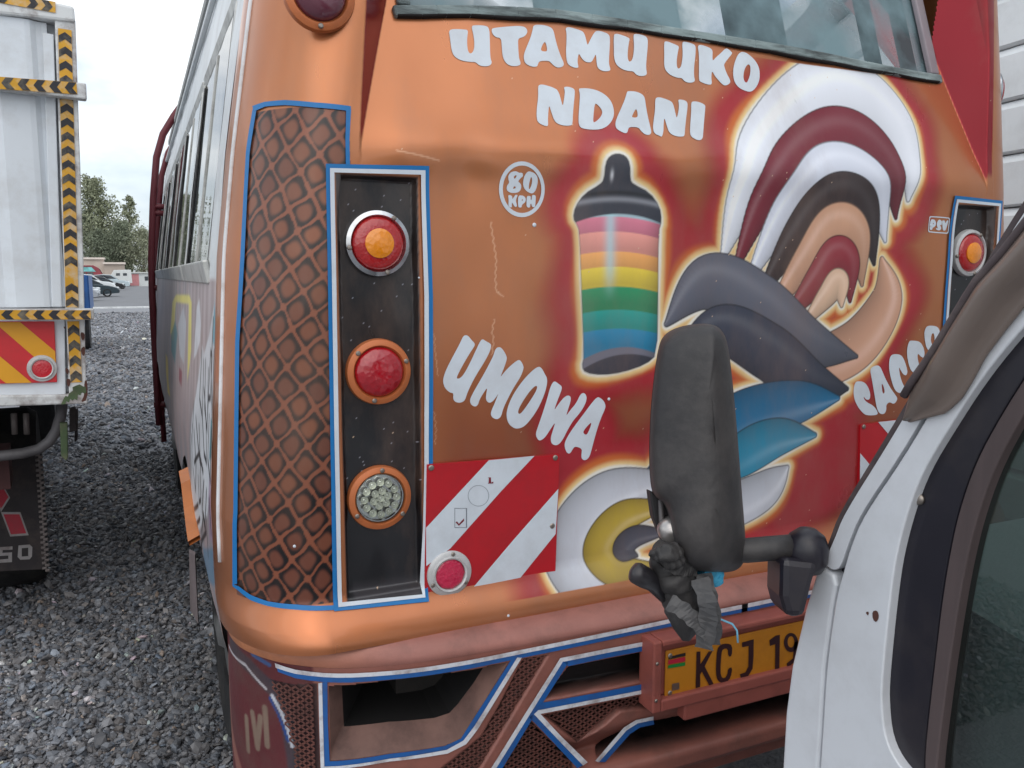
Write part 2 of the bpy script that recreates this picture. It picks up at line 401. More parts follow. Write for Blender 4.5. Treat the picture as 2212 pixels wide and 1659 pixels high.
# ---- airbrushed mural: a red halo round a spray can and a billow of colour clouds
def xz(px, py): return at_rear(px, py)
def pr(px, py, r): a = at_rear(px, py); b = at_rear(px + 10, py); return r * abs(b[0] - a[0]) / 10
swoosh = [  # broad airbrushed strokes rolling over like a striped wave: path on the panel, widths, colour
 ([(1560, 560), (1650, 340), (1800, 205), (1925, 270), (1962, 430)], [6, 52, 66, 50, 5], (228, 231, 239)),
 ([(1585, 590), (1680, 390), (1800, 290), (1900, 330), (1935, 470)], [5, 36, 46, 38, 4], (120, 30, 46)),
 ([(1610, 620), (1705, 450), (1800, 360), (1885, 390), (1912, 520)], [5, 34, 40, 36, 4], (214, 218, 230)),
 ([(1635, 650), (1725, 505), (1800, 425), (1865, 450), (1888, 570)], [5, 32, 38, 34, 4], (54, 38, 38)),
 ([(1655, 685), (1745, 560), (1800, 488), (1848, 508), (1862, 615)], [5, 30, 36, 32, 4], (216, 164, 132)),
 ([(1690, 700), (1765, 605), (1805, 550), (1832, 570), (1836, 650)], [5, 26, 30, 26, 4], (150, 44, 56)),
 ([(1730, 710), (1785, 640), (1812, 610), (1818, 660)], [4, 20, 22, 4], (228, 190, 160)),
 ([(1905, 560), (1915, 650), (1850, 745), (1740, 790), (1640, 770)], [5, 34, 44, 40, 5], (206, 156, 128)),
 ([(1440, 700), (1530, 610), (1640, 660), (1740, 740), (1850, 770)], [6, 48, 54, 44, 4], (98, 100, 113)),
 ([(1450, 790), (1550, 710), (1660, 760), (1750, 830), (1830, 840)], [6, 40, 48, 40, 4], (58, 62, 78)),
 ([(1810, 860), (1720, 870), (1600, 905), (1490, 985), (1370, 1050)], [5, 38, 50, 46, 5], (26, 108, 150)),
 ([(1760, 940), (1680, 945), (1600, 985), (1530, 1045)], [5, 34, 40, 5], (44, 138, 170)),
 ([(1700, 1010), (1650, 1060), (1560, 1110), (1500, 1180)], [5, 36, 38, 5], (200, 205, 214)),
 ([(1470, 1030), (1320, 1070), (1236, 1170), (1280, 1268), (1420, 1255)], [6, 50, 58, 48, 5], (206, 210, 219)),
 ([(1450, 1090), (1350, 1115), (1296, 1180), (1330, 1230), (1410, 1220)], [5, 32, 36, 30, 5], (196, 168, 62)),
 ([(1440, 1150), (1375, 1158), (1345, 1185), (1375, 1200)], [4, 22, 22, 4], (84, 88, 102)),
]
can = [(1246, 486), (1251, 500), (1256, 640), (1261, 770), (1256, 792), (1264, 806), (1300, 811), (1345, 805), (1395, 788), (1420, 766), (1422, 640), (1423, 500), (1430, 478), (1426, 446), (1404, 415), (1368, 397), (1362, 388), (1361, 352), (1352, 336), (1334, 330), (1317, 336), (1307, 352), (1304, 388), (1296, 398), (1262, 418), (1242, 446), (1237, 472)]
PX = GX.ravel(); PZ = GZ.ravel()
mreg = (PX > .6) & (PX < 2.2) & (PZ > .9) & (PZ < 2.13)
ix = np.where(mreg)[0]; X = PX[ix]; Z = PZ[ix]
canP = chaikin(AR(can), 1)
dcan = poly_dist(canP, X, Z); incan = in_poly(canP, X, Z); sd_can = np.where(incan, -dcan, dcan)
def smooth_path(P, n=70):
    P = np.array(P, float); t = np.linspace(0, 1, len(P)); u = np.linspace(0, 1, n); out = np.zeros((n, P.shape[1]))
    for i in range(len(P) - 1):
        k = (u >= t[i]) & (u <= t[i + 1]); q = (u[k] - t[i]) / (t[i + 1] - t[i])
        p0, p1, p2, p3 = P[max(i - 1, 0)], P[i], P[i + 1], P[min(i + 2, len(P) - 1)]
        q = q[:, None]; out[k] = .5 * (2 * p1 + (p2 - p0) * q + (2 * p0 - 5 * p1 + 4 * p2 - p3) * q ** 2 + (3 * p1 - p0 - 3 * p2 + p3) * q ** 3)
    return out
SW = []
sdp = np.full(len(X), 9.)
for path, wd, c in swoosh:
    P3 = smooth_path([(*xz(a, b), pr(a, b, w_)) for (a, b), w_ in zip(path, wd)]); P3[:, 2] = np.maximum(P3[:, 2], .002)
    lo = P3[:, :2].min(0) - .24; hi = P3[:, :2].max(0) + .24
    kk = np.where((X > lo[0]) & (X < hi[0]) & (Z > lo[1]) & (Z < hi[1]))[0]
    best = np.full(len(kk), 9.); side = np.zeros(len(kk)); tpar = np.zeros(len(kk)); wl = np.ones(len(kk))
    tg = np.gradient(P3[:, :2], axis=0); tg /= np.linalg.norm(tg, axis=1)[:, None]
    for j in range(len(P3)):
        dx = X[kk] - P3[j, 0]; dz = Z[kk] - P3[j, 1]; d = np.hypot(dx, dz) - P3[j, 2]; nb = d < best
        best = np.where(nb, d, best); side = np.where(nb, (dx * -tg[j, 1] + dz * tg[j, 0]) / P3[j, 2], side); tpar = np.where(nb, j / len(P3), tpar); wl = np.where(nb, P3[j, 2], wl)
    sdp[kk] = np.minimum(sdp[kk], best); SW.append((kk, best, side, tpar, c, wl))
sda = np.minimum(sdp, sd_can)
k_ = .028
sds = -k_ * np.log(np.exp(-np.clip(sdp, -.3, 1) / k_) + np.exp(-np.clip(sd_can, -.3, 1) / k_))
for (a, b, r) in [(1700, 1010, 90), (1500, 1230, 60), (1250, 930, 60), (1500, 870, 60), (1780, 1000, 70)]:
    q = xz(a, b); sds = np.minimum(sds, np.hypot(X - q[0], Z - q[1]) - pr(a, b, r) + .035)
wv = .012 * np.sin(14 * X + 9 * Z) + .008 * np.sin(29 * Z - 11 * X)
Cm = C.reshape(-1, 3)[ix]
Cm = mixc(Cm, (164, 22, 40), .95 * sstep(.118, .045, sds + wv))
Cm = mixc(Cm, (214, 120, 40), .7 * sstep(.036, .012, sda + wv * .6))
Cm = mixc(Cm, (240, 214, 150), .85 * sstep(.022, .006, sda + wv * .15))
Cm = mixc(Cm, (236, 240, 240), .75 * sstep(.008, .0, sda + wv * .2))
for kk, d, side, tp_, c, wl in SW:
    ins = d < .003; k = kk[ins]; sd_ = side[ins]; dd = d[ins]
    base_ = np.zeros((len(k), 3)) + lin(c)
    base_ = base_ * (1 - .42 * np.clip(-sd_ * .9 + .15, 0, 1) ** 1.5)[:, None]                     # sprayed shade along one edge
    base_ = base_ * (1 - .35 * sstep(.55, 1., tp_[ins]) * (sum(c) < 560))[:, None]
    base_ = base_ + (.22 * np.exp(-((sd_ - .45) / .22) ** 2) * (1 - tp_[ins]) * (.25 + base_.max(1)))[:, None]   # light streak along the other
    base_ = base_ * (1 - .75 * sstep(-.0045, -.0005, dd))[:, None]                                   # dark outline
    a_ = sstep(.0022, -.0012, dd)[:, None]; Cm[k] = Cm[k] * (1 - a_) + np.clip(base_, 0, .92) * a_
# the can: bands of colour with arched borders, dark cap, nozzle and rim
k = sd_can < .003; cxs = X[k]; czs = Z[k]
xl, _ = xz(1256, 600); xr_, _ = xz(1421, 600)
u = np.clip((cxs - xl) / (xr_ - xl), -.2, 1.2)
arch = .010 * (1 - (2 * u - .85) ** 2)
bands = [(470, (206, 120, 140)), (502, (226, 152, 140)), (545, (232, 166, 96)), (578, (222, 196, 70)), (621, (30, 140, 92)), (671, (10, 150, 140)), (712, (10, 128, 168))]
base = np.zeros((k.sum(), 3)) + lin((170, 196, 206))
for py, c in bands:
    _, zb = xz(1330, py)
    m_ = sstep(.0015, -.0015, czs - arch - zb + .008)
    below = np.clip((zb + arch - .008 - czs) / .035, 0, 1)
    base = base * (1 - m_[:, None]) + (lin(c) * (1.25 - .35 * below[:, None])) * m_[:, None]
_, zr = xz(1330, 768)
m_ = sstep(.002, -.002, czs - zr - .022 * (1 - (2 * u - 1.1) ** 2) + .004); base = mixc(base, (112, 112, 126), m_)
m_ = sstep(.002, -.002, czs - zr - .022 * (1 - (2 * u - 1.2) ** 2) + .020); base = mixc(base, (52, 52, 64), m_)
base = mixc(base, (176, 214, 222), .75 * np.exp(-((u - .36) / .07) ** 2) * sstep(xz(1330, 660)[1], xz(1330, 560)[1], czs))
base = base * (1 - .45 * np.clip((u - .72) / .28, 0, 1) ** 2)[:, None]
_, zc = xz(1333, 474); capm = sstep(-.002, .002, czs - zc - .016 * (1 - (2 * u - 1) ** 2) + .004)
cap = np.zeros((k.sum(), 3)) + lin((54, 56, 66))
cap = mixc(cap, (150, 152, 160), .75 * np.exp(-((czs - zc - .034 - .010 * (1 - (2 * u - 1) ** 2)) / .006) ** 2))
cap = mixc(cap, (16, 16, 22), .8 * np.exp(-((czs - zc - .048 - .01 * (1 - (2 * u - 1) ** 2)) / .005) ** 2))
nx, nz_ = xz(1322, 378); cap = mixc(cap, (214, 216, 222), .9 * np.exp(-(((cxs - nx) / .004) ** 2 + ((czs - nz_) / .011) ** 2)))
base = base * (1 - capm[:, None]) + cap * capm[:, None]
base = mixc(base, (10, 10, 14), .6 * sstep(.004, .0, dcan[k]))
a_ = sstep(.0018, -.0018, sd_can[k])[:, None]; Cm[k] = Cm[k] * (1 - a_) + base * a_
MET = np.ones(GX.size); MET[ix] = 1 - .9 * sstep(.09, .03, sds + wv)
Cf = C.reshape(-1, 3); Cf[ix] = Cm; C = Cf.reshape(C.shape)

# ---- corner-following coordinates (s along the skin, z)
_aa = np.linspace(0, pi / 2, 200); _arc = np.concatenate([[0], np.cumsum(np.hypot(np.diff(RX * (1 - np.cos(_aa))), np.diff(RY * np.sin(_aa))))]); SCN = _arc[-1]
def skin(off):
    def f(s, z):
        xs = float(side_x(z))
        if s >= SCN: x = xs + RX + s - SCN; return (x, float(rear_y(x, z)) - off, z)
        a = np.interp(s, _arc, _aa); n = np.array([-cos(a) / RX, -sin(a) / RY]); n /= np.linalg.norm(n)
        x = xs + RX * (1 - cos(a)); y = Y0 + RY * (1 - sin(a)) - .042 * float(sstep(.965, .868, z)) + float(wob(x, z))
        return (x + n[0] * off, y + n[1] * off, z)
    return f
def at_skin(px, py):
    d = ray(px, py)
    p = EYE + d * (Y0 / d[1])
    if p[0] >= side_x(p[2]) + RX:
        x, z = at_rear(px, py); return (SCN + x - float(side_x(z)) - RX, z)
    lo, hi = Y0, Y0 + RY
    for _ in range(40):
        y = (lo + hi) / 2; p = EYE + d * (y / d[1]); sa = 1 - (y - Y0) / RY; xsurf = side_x(p[2]) + RX * (1 - sqrt(max(0, 1 - sa * sa)))
        if p[0] < xsurf: lo = y
        else: hi = y
    return (float(np.interp(math.asin(max(0, min(1, sa))), _aa, _arc)), float(p[2]))
def AS(pts): return [at_skin(*p) for p in pts]
_t = sorted([(z, q) for q, z in AS([(554, 233), (545, 283), (538, 331), (533, 420), (526, 553), (521, 640), (515, 738), (513, 905), (511, 1106), (510, 1261)])])
TAPE_S = ([z for z, q in _t], [q for z, q in _t])
# ---- airbrushed chain link on the corner, laid out along the skin (s) and height
zt, zb = 1.912, .952
def chain(s, z):
    A = np.array([.0262, -.0405]); Bv = np.array([-.0365, -.0330])
    det = A[0] * Bv[1] - A[1] * Bv[0]
    s2 = s + .006 * np.sin(9 * z + 1) + .0035 * np.sin(31 * z) + .0012 * np.sin(140 * z + 60 * s); z2 = z + .004 * np.sin(24 * s + 7 * z) + .0012 * np.sin(130 * s + 50 * z)
    i = (s2 * Bv[1] - z2 * Bv[0]) / det; j = (A[0] * z2 - A[1] * s2) / det
    fi = np.abs(i - np.round(i)); fj = np.abs(j - np.round(j))
    hA = abs(det) / np.linalg.norm(Bv); hB = abs(det) / np.linalg.norm(A)
    di, dj = fi * hA, fj * hB
    return di, dj, np.round(i), np.round(j), i - np.floor(i), j - np.floor(j), np.floor(i), np.floor(j)
di, dj, ri, rj, fa, fb, ci, cj = chain(GS, GZ)
dm = np.minimum(di, dj); node = np.hypot(di, dj)
thick = .0027 + .0009 * np.sin(ri * 2.1 + rj * 1.3)
hsh = np.sin(ci * 12.9898 + cj * 78.233) * 43758.5453; hsh = hsh - np.floor(hsh)                 # every cell sprayed a little differently
ox = .50 + .05 * (hsh - .5); oz = .54 + .06 * (np.sin(ci * 3.7 + cj * 1.9))
rad_c = (np.abs(fa - ox) ** 2.6 + np.abs(fb - oz) ** 2.6) ** (1 / 2.6)
pc = np.zeros(C.shape) + lin((146, 86, 54)); pc = mixc(pc, (112, 62, 44), hsh)
pc = mixc(pc, (118, 78, 70), .65 * sstep(.15, .03, GS)); pc = mixc(pc, (110, 62, 50), .5 * sstep(1.35, 1.0, GZ))
pc = mixc(pc, (8, 6, 8), .985 * sstep(.20 + .05 * hsh, .40, rad_c))
lc = np.zeros(C.shape) + lin((150, 86, 58)); lc = mixc(lc, (122, 84, 76), sstep(.14, .02, GS))
a = np.maximum(sstep(thick + .0012, thick - .0006, dm), sstep(.0085, .006, node))
pc = pc * (1 - a[..., None]) + lc * a[..., None]
s_l = np.interp(zs, *TAPE_S)
inpan = (GZ < zt) & (GZ > zb) & (GS > s_l[:, None]) & (GX < np.where(GZ > 1.80, .385, .345)) 
C = np.where(inpan[..., None], pc * np.array([.80, .76, .78]), C)
# black lamp recesses with dust specks
bx = rect_in(XM, GZ, (BOX[0] - .004, BOX[1] + .004, BOX[2] - .020, BOX[3] + .004), .004)
C = mixc(C, (16, 15, 19), bx)
C = mixc(C, (70, 66, 70), .55 * sstep(.035, .0, GZ - BOX[2]) * bx * sstep(.009, .02, XM - BOX[0]))
spk = (rng.random(GX.shape) < .0022) & (bx > .9) & (GZ > 1.08); C = np.where(spk[..., None], lin((150, 150, 160)), C)
# scattered chips in the paint
spk = (rng.random(GX.shape) < .00022) & (GX > .34); C = np.where(spk[..., None], lin((222, 190, 160)), C)
# winding scratches down to the primer
def scratch(pts, wd=.0022, col=(228, 176, 140)):
    global C
    P = AR(pts); x0 = min(p[0] for p in P) - .02; x1 = max(p[0] for p in P) + .02; z0 = min(p[1] for p in P) - .02; z1 = max(p[1] for p in P) + .02
    k = (GX > x0) & (GX < x1) & (GZ > z0) & (GZ < z1)
    d = poly_dist(P, GX[k] + .0015 * np.sin(400 * GZ[k]), GZ[k], closed=False)
    C[k] = mixc(C[k], col, .8 * sstep(wd, wd * .3, d))
scratch([(1060, 480), (1066, 520), (1072, 560), (1070, 600), (1072, 630), (1088, 640)]); scratch([(1068, 690), (1063, 715), (1066, 735), (1063, 765)])
scratch([(858, 325), (900, 334), (925, 340), (950, 347)]); scratch([(938, 720), (940, 760), (946, 812)], .0016); scratch([(938, 890), (942, 930), (940, 960)], .0016)
# faces, without the window opening
idx = np.arange(NZ * NX).reshape(NZ, NX)
keep = ~((GZ[:-1, :-1] > WZ(GX[:-1, :-1])) & (GX[:-1, :-1] > WX0) & (GX[:-1, :-1] < WX1) & (GZ[:-1, :-1] < 2.6))
Q = np.stack([idx[:-1, :-1], idx[:-1, 1:], idx[1:, 1:], idx[1:, :-1]], -1)[keep]
V = np.stack([GX, GY, GZ], -1).reshape(-1, 3)
paint = mat('bus_paint', (0, 0, 0), .34, .68, var=.06, vscale=3, attr=True, coat=.36, spec=.5, rvar=.08, dirt=(140, 112, 96), dscale=2.6, damt=.30, aniso=(1.6, 1, .7))
MET = MET.reshape(GX.shape); MET = np.where(inpan, .35, MET) * (1 - bx)
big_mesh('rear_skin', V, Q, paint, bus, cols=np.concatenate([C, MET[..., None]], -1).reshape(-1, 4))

vinyl = mat('white_vinyl', (206, 214, 222), .42, var=.05, vscale=5, dirt=(170, 165, 165), dscale=9, damt=.35)
blue = mat('blue_vinyl', (16, 112, 176), .4, var=.06, dirt=(60, 90, 120), dscale=8, damt=.3)
def ribbon_sk(name, outer, inner, mt, off): sheet(name, AS(outer) + AS(inner)[::-1], [], skin(off), mt, bus, .012)
# blue tape round the chain link panel
TP = .0032
ribbon_sk('blue_tape', [(550, 229), (541, 280), (534, 330), (529, 420), (522, 553), (517, 640), (511, 738), (509, 905), (507, 1106), (505, 1262)], [(557, 236), (549, 285), (542, 333), (537, 420), (531, 553), (526, 640), (520, 738), (518, 905), (516, 1106), (515, 1260)], blue, TP)
ribbon_sk('blue_tape', [(548, 230), (574, 221), (617, 217), (680, 222), (757, 230)], [(553, 241), (576, 231), (617, 228), (680, 233), (757, 241)], blue, TP + .0004)
ribbon_sk('blue_tape', [(757.5, 236), (754, 300), (755, 357)], [(747, 236), (745, 300), (746, 357)], blue, TP + .0008)
ribbon_sk('blue_tape', [(505, 1260), (520, 1266), (545, 1284), (580, 1297), (640, 1304), (722, 1306)], [(506, 1266), (516, 1273), (543, 1294), (579, 1306), (640, 1314), (722, 1316)], blue, TP + .0004)
def frame_poly(o, i, mt, name, off): sheet(name, AR(o), [AR(i)], rear_pt(off), mt, bus, .02)
# blue and white borders round the lamp recesses
frame_poly([(703, 354), (926, 359), (934, 640), (934, 1000), (926, 1298), (721, 1319), (712, 900)], [(712, 364), (917, 369), (924, 640), (924, 1000), (917, 1288), (730, 1309), (721, 900)], blue, 'blue_border', .0036)
frame_poly([(711.5, 363.5), (917.5, 368.5), (924.5, 640), (924.5, 1000), (917.5, 1288.5), (730, 1309.5), (720.5, 900)], [(721, 373), (908, 378), (915, 640), (915, 1000), (911, 1282), (738, 1299), (730, 900)], vinyl, 'white_border', .0052)
def mir(P): return [(2 * XC - x, z) for x, z in P][::-1]
o1 = AR([(703, 354), (926, 359), (934, 640), (934, 1000), (926, 1298), (721, 1319), (712, 900)]); i1 = AR([(712, 364), (917, 369), (924, 640), (924, 1000), (917, 1288), (730, 1309), (721, 900)]); i2 = AR([(721, 373), (908, 378), (915, 640), (915, 1000), (911, 1282), (738, 1299), (730, 900)])
sheet('blue_border', mir(o1), [mir(i1)], rear_pt(.0036), blue, bus, .02); sheet('white_border', mir(i1), [mir(i2)], rear_pt(.0052), vinyl, bus, .02)

# ---- lettering
def Zm(x0, y0, sc): return lambda P: [((x0 + a / sc) / 1.47559, (y0 + b / sc) / 1.47559) for a, b in P]
Z1, Z2, Z3 = Zm(1400, 60, 3.95), Zm(1900, 60, 3.95), Zm(1390, 1050, 3.95)
Z4, Z5, Z6 = Zm(1570, 500, 8.295), Zm(2680, 1000, 3.3175), Zm(2930, 670, 18.43)
def letter(zf, out, *holes, sm=2, off=.0012, name='letter', mt=None):
    sheet(name, chaikin(AR(zf(out)), sm), [chaikin(AR(zf(h)), sm) for h in holes], rear_pt(off), mt or vinyl, bus, .03)
letter(Z1, [(118,155),(160,128),(330,135),(362,150),(350,220),(348,330),(358,400),(380,440),(415,430),(437,380),(440,300),(428,200),(405,110),(420,80),(590,85),(630,130),(635,300),(638,440),(645,510),(662,550),(640,590),(580,602),(500,590),(458,545),(400,545),(280,530),(190,480),(155,410),(140,300),(130,220)])
letter(Z1, [(655,135),(680,115),(900,95),(1010,90),(1080,105),(1110,150),(1095,200),(1050,235),(990,248),(990,330),(995,430),(1005,510),(1025,560),(1010,590),(930,600),(860,580),(810,520),(790,440),(785,340),(775,242),(710,235),(665,190)])
letter(Z1, [(1185,78),(1290,75),(1390,100),(1435,140),(1460,260),(1490,370),(1530,480),(1568,560),(1560,600),(1500,620),(1450,600),(1400,550),(1380,530),(1260,530),(1240,570),(1230,605),(1160,605),(1080,565),(1060,500),(1065,440),(1100,350),(1150,230),(1175,130)], [(1325,285),(1345,320),(1358,405),(1330,415),(1272,403),(1290,340)])
letter(Z1, [(1585,125),(1610,105),(1660,110),(1790,150),(1825,185),(1850,280),(1865,340),(1890,280),(1950,170),(1990,148),(2080,170),(2135,200),(2148,250),(2140,400),(2132,540),(2140,600),(2155,635),(2140,660),(2060,662),(2000,630),(1980,580),(1970,440),(1950,480),(1920,540),(1890,552),(1840,545),(1790,500),(1752,425),(1735,540),(1750,600),(1745,620),(1690,615),(1620,580),(1600,520),(1592,420),(1600,280),(1600,170)])
letter(Z2, [(218,205),(240,188),(290,195),(400,235),(420,255),(410,300),(398,380),(392,480),(405,535),(430,542),(455,510),(470,430),(475,330),(465,215),(480,188),(560,198),(630,225),(650,270),(642,400),(630,520),(625,620),(638,690),(620,715),(560,725),(500,705),(468,660),(400,660),(310,630),(245,570),(222,490),(220,380)])
letter(Z2, [(852,300),(870,283),(910,290),(1020,335),(1040,355),(1030,400),(1015,480),(1010,560),(1018,620),(1040,630),(1065,605),(1080,530),(1088,430),(1080,310),(1095,285),(1170,300),(1235,325),(1252,360),(1245,480),(1230,600),(1228,720),(1242,775),(1225,800),(1170,808),(1110,790),(1078,745),(1020,745),(930,710),(870,650),(852,580),(855,460)])
letter(Z2, [(1275,355),(1290,330),(1330,330),(1430,365),(1465,400),(1460,480),(1465,535),(1500,490),(1570,430),(1625,372),(1660,380),(1705,420),(1710,440),(1660,500),(1610,565),(1608,600),(1640,690),(1685,770),(1685,810),(1640,840),(1600,838),(1550,790),(1490,720),(1455,650),(1445,740),(1458,830),(1400,830),(1310,795),(1290,770),(1292,620),(1292,440)])
letter(Z2, [(1830,412),(1890,430),(1950,475),(2010,540),(2050,620),(2058,720),(2045,800),(2000,880),(1950,920),(1890,915),(1800,875),(1745,810),(1722,730),(1722,640),(1740,550),(1780,450)], [(1912,565),(1942,600),(1937,700),(1905,792),(1885,808),(1858,780),(1848,720),(1868,620)])
letter(Z1, [(1240,850),(1265,828),(1320,830),(1460,875),(1500,920),(1530,1020),(1552,1110),(1570,1000),(1580,910),(1565,870),(1580,855),(1640,858),(1700,885),(1705,930),(1690,1080),(1680,1200),(1675,1330),(1650,1345),(1570,1348),(1480,1320),(1440,1270),(1410,1180),(1380,1080),(1370,1180),(1365,1280),(1370,1345),(1340,1355),(1240,1310),(1222,1240),(1225,1130),(1245,980)])
letter(Z1, [(1752,885),(1775,875),(1880,875),(2000,905),(2100,965),(2170,1050),(2200,1160),(2190,1250),(2140,1330),(2060,1385),(1950,1400),(1800,1385),(1755,1345),(1750,1250),(1760,1100),(1770,950)], [(1955,1062),(1990,1080),(2042,1140),(2052,1190),(2020,1250),(1960,1302),(1933,1304),(1940,1200)])
letter(Z2, [(385,920),(405,910),(500,915),(580,950),(610,995),(622,1090),(645,1220),(690,1400),(690,1445),(660,1465),(610,1455),(560,1410),(530,1365),(415,1362),(400,1390),(390,1435),(360,1443),(290,1410),(245,1375),(238,1310),(265,1230),(320,1110),(365,1000)], [(497,1128),(517,1170),(522,1246),(442,1243),(460,1200)])
letter(Z2, [(740,1010),(765,988),(815,990),(940,1035),(970,1080),(995,1190),(1012,1260),(1035,1160),(1040,1070),(1028,1025),(1050,1015),(1110,1025),(1150,1055),(1145,1140),(1130,1250),(1115,1400),(1110,1475),(1080,1485),(1000,1480),(920,1440),(890,1360),(855,1230),(845,1350),(845,1420),(825,1490),(800,1475),(730,1445),(712,1380),(718,1300),(740,1150)])
letter(Z2, [(1192,1050),(1230,1038),(1300,1050),(1372,1085),(1370,1130),(1355,1300),(1345,1440),(1338,1510),(1300,1532),(1250,1520),(1188,1480),(1177,1420),(1185,1300),(1195,1150)])
letter(Z3, [(330,100),(355,72),(400,75),(440,130),(490,180),(475,220),(420,300),(350,420),(290,530),(255,605),(265,620),(300,615),(350,560),(420,430),(490,280),(555,140),(585,120),(620,145),(685,180),(692,210),(670,290),(600,420),(510,560),(440,690),(390,800),(365,880),(340,910),(290,925),(235,910),(210,870),(218,800),(170,795),(110,740),(85,670),(90,600),(130,490),(220,320),(300,170)])
letter(Z3, [(745,240),(790,218),(830,240),(885,330),(888,380),(850,490),(800,612),(860,530),(950,440),(1030,382),(1060,390),(1095,450),(1100,495),(1060,600),(980,720),(900,870),(840,1000),(815,1100),(770,1132),(720,1120),(685,1080),(690,1030),(730,940),(792,785),(750,860),(700,915),(660,925),(625,890),(625,830),(645,725),(600,790),(545,880),(525,950),(490,975),(440,950),(420,900),(440,840),(500,730),(600,560),(720,330)])
letter(Z3, [(1285,460),(1330,490),(1365,560),(1395,610),(1395,690),(1360,820),(1290,980),(1200,1120),(1110,1220),(1040,1248),(980,1245),(910,1190),(882,1100),(890,1000),(950,850),(1050,690),(1180,540)], [(1250,706),(1274,720),(1255,780),(1180,900),(1090,1030),(1050,1067),(1026,1050),(1040,990),(1110,870),(1190,760)])
letter(Z3, [(1465,665),(1495,650),(1540,685),(1582,715),(1575,770),(1530,880),(1478,1030),(1530,950),(1600,860),(1650,828),(1690,840),(1695,890),(1660,1000),(1630,1095),(1690,1010),(1760,930),(1810,820),(1850,795),(1885,820),(1895,880),(1860,970),(1800,1060),(1720,1150),(1650,1270),(1590,1390),(1540,1450),(1490,1460),(1445,1430),(1440,1360),(1470,1260),(1502,1160),(1440,1250),(1370,1360),(1310,1400),(1280,1390),(1248,1325),(1270,1250),(1330,1080),(1390,890),(1430,740)])
letter(Z3, [(2025,850),(2060,858),(2110,900),(2132,960),(2120,1010),(2070,1120),(2020,1270),(1975,1430),(1940,1570),(1910,1630),(1860,1650),(1825,1620),(1828,1560),(1835,1500),(1750,1470),(1720,1500),(1690,1555),(1660,1565),(1630,1530),(1612,1460),(1625,1400),(1680,1300),(1780,1160),(1880,1030),(1960,920)], [(1952,1162),(1947,1210),(1905,1312),(1880,1328),(1845,1300),(1870,1250)])
letter(Z5, [(150,725),(175,712),(240,718),(285,770),(310,850),(305,900),(280,912),(255,900),(238,870),(240,900),(270,935),(340,970),(385,1030),(388,1072),(270,1075),(230,1050),(180,990),(145,920),(130,850),(135,770)])
letter(Z5, [(305,590),(330,560),(380,542),(415,560),(440,620),(480,710),(530,800),(575,860),(600,900),(560,960),(510,930),(475,965),(480,1010),(460,1060),(410,1060),(380,1010),(365,930),(340,780),(320,670)], [(425,730),(447,760),(464,832),(438,850)])
letter(Z5, [(510,470),(540,425),(630,430),(665,480),(700,590),(700,630),(685,655),(655,640),(625,590),(612,560),(615,620),(640,720),(680,790),(650,840),(595,835),(560,790),(530,700),(505,580)])
letter(Z5, [(700,350),(720,290),(740,282),(830,290),(870,350),(885,420),(870,470),(840,450),(812,418),(805,460),(830,560),(820,640),(760,620),(735,595),(710,520),(695,420)])
letter(Z5, [(885,170),(910,125),(1000,128),(1040,160),(1060,300),(1040,420),(960,420),(905,370),(888,300),(878,220)], [(960,200),(985,215),(990,300),(965,340),(945,280)])
E_ = lambda cx, cy, rx, ry, n=40: [(cx + rx * cos(2 * pi * i / n), cy + ry * sin(2 * pi * i / n)) for i in range(n)]
letter(Z4, E_(768, 858, 605, 738), E_(774, 858, 510, 628), sm=0, name='speed_ring')
letter(Z4, [(580,378),(640,390),(705,430),(735,415),(785,430),(800,480),(795,520),(740,560),(660,655),(720,690),(755,760),(745,860),(690,930),(600,958),(480,955),(390,910),(360,840),(375,760),(440,680),(410,600),(408,500),(470,410)], [(610,485),(638,500),(600,562),(570,583),(552,540),(575,502)], [(570,774),(616,800),(580,843),(530,848),(550,800)])
letter(Z4, [(950,380),(1030,400),(1120,445),(1185,540),(1188,680),(1150,850),(1090,950),(1030,970),(960,950),(860,880),(805,780),(800,650),(830,520),(890,420)], [(1015,525),(1042,580),(1037,700),(990,832),(965,862),(950,820),(958,720),(993,580)])
letter(Z4, [(400,1005),(490,1020),(515,1060),(510,1130),(560,1060),(590,1005),(640,1005),(655,1025),(600,1150),(635,1270),(635,1310),(600,1330),(560,1300),(510,1200),(500,1260),(505,1338),(450,1340),(405,1290),(420,1150)], off=.0016)
letter(Z4, [(665,1020),(780,1020),(850,1060),(875,1130),(850,1210),(765,1265),(765,1335),(700,1345),(665,1310)], [(772,1110),(800,1140),(762,1180)], off=.0016)
letter(Z4, [(895,1035),(985,1035),(1000,1060),(1000,1145),(1025,1145),(1030,1015),(1080,1005),(1138,1030),(1130,1150),(1120,1310),(1090,1335),(1030,1320),(1020,1240),(990,1240),(985,1335),(930,1345),(888,1310),(890,1180)], off=.0016)
letter(Z6, [(600,370),(680,345),(1680,420),(1770,470),(1780,560),(1710,1280),(1660,1370),(1580,1390),(580,1310),(510,1260),(495,1170),(570,450)], [(640,430),(700,410),(1640,480),(1720,520),(1725,600),(1660,1240),(1620,1310),(1560,1320),(620,1250),(555,1200),(545,1140),(610,480)], sm=1, name='letter_frame')
letter(Z6, [(650,540),(850,540),(940,650),(970,770),(930,920),(860,990),(760,1030),(750,1140),(680,1165),(600,1140),(590,1020)], [(810,730),(840,780),(805,850),(780,790)], sm=1)
letter(Z6, [(1170,540),(1250,590),(1310,680),(1300,850),(1260,890),(1200,860),(1200,900),(1270,1000),(1265,1110),(1180,1190),(1060,1180),(960,1120),(950,1070),(985,1035),(1040,1070),(1070,1040),(1020,940),(1010,780),(1070,620)], sm=1)
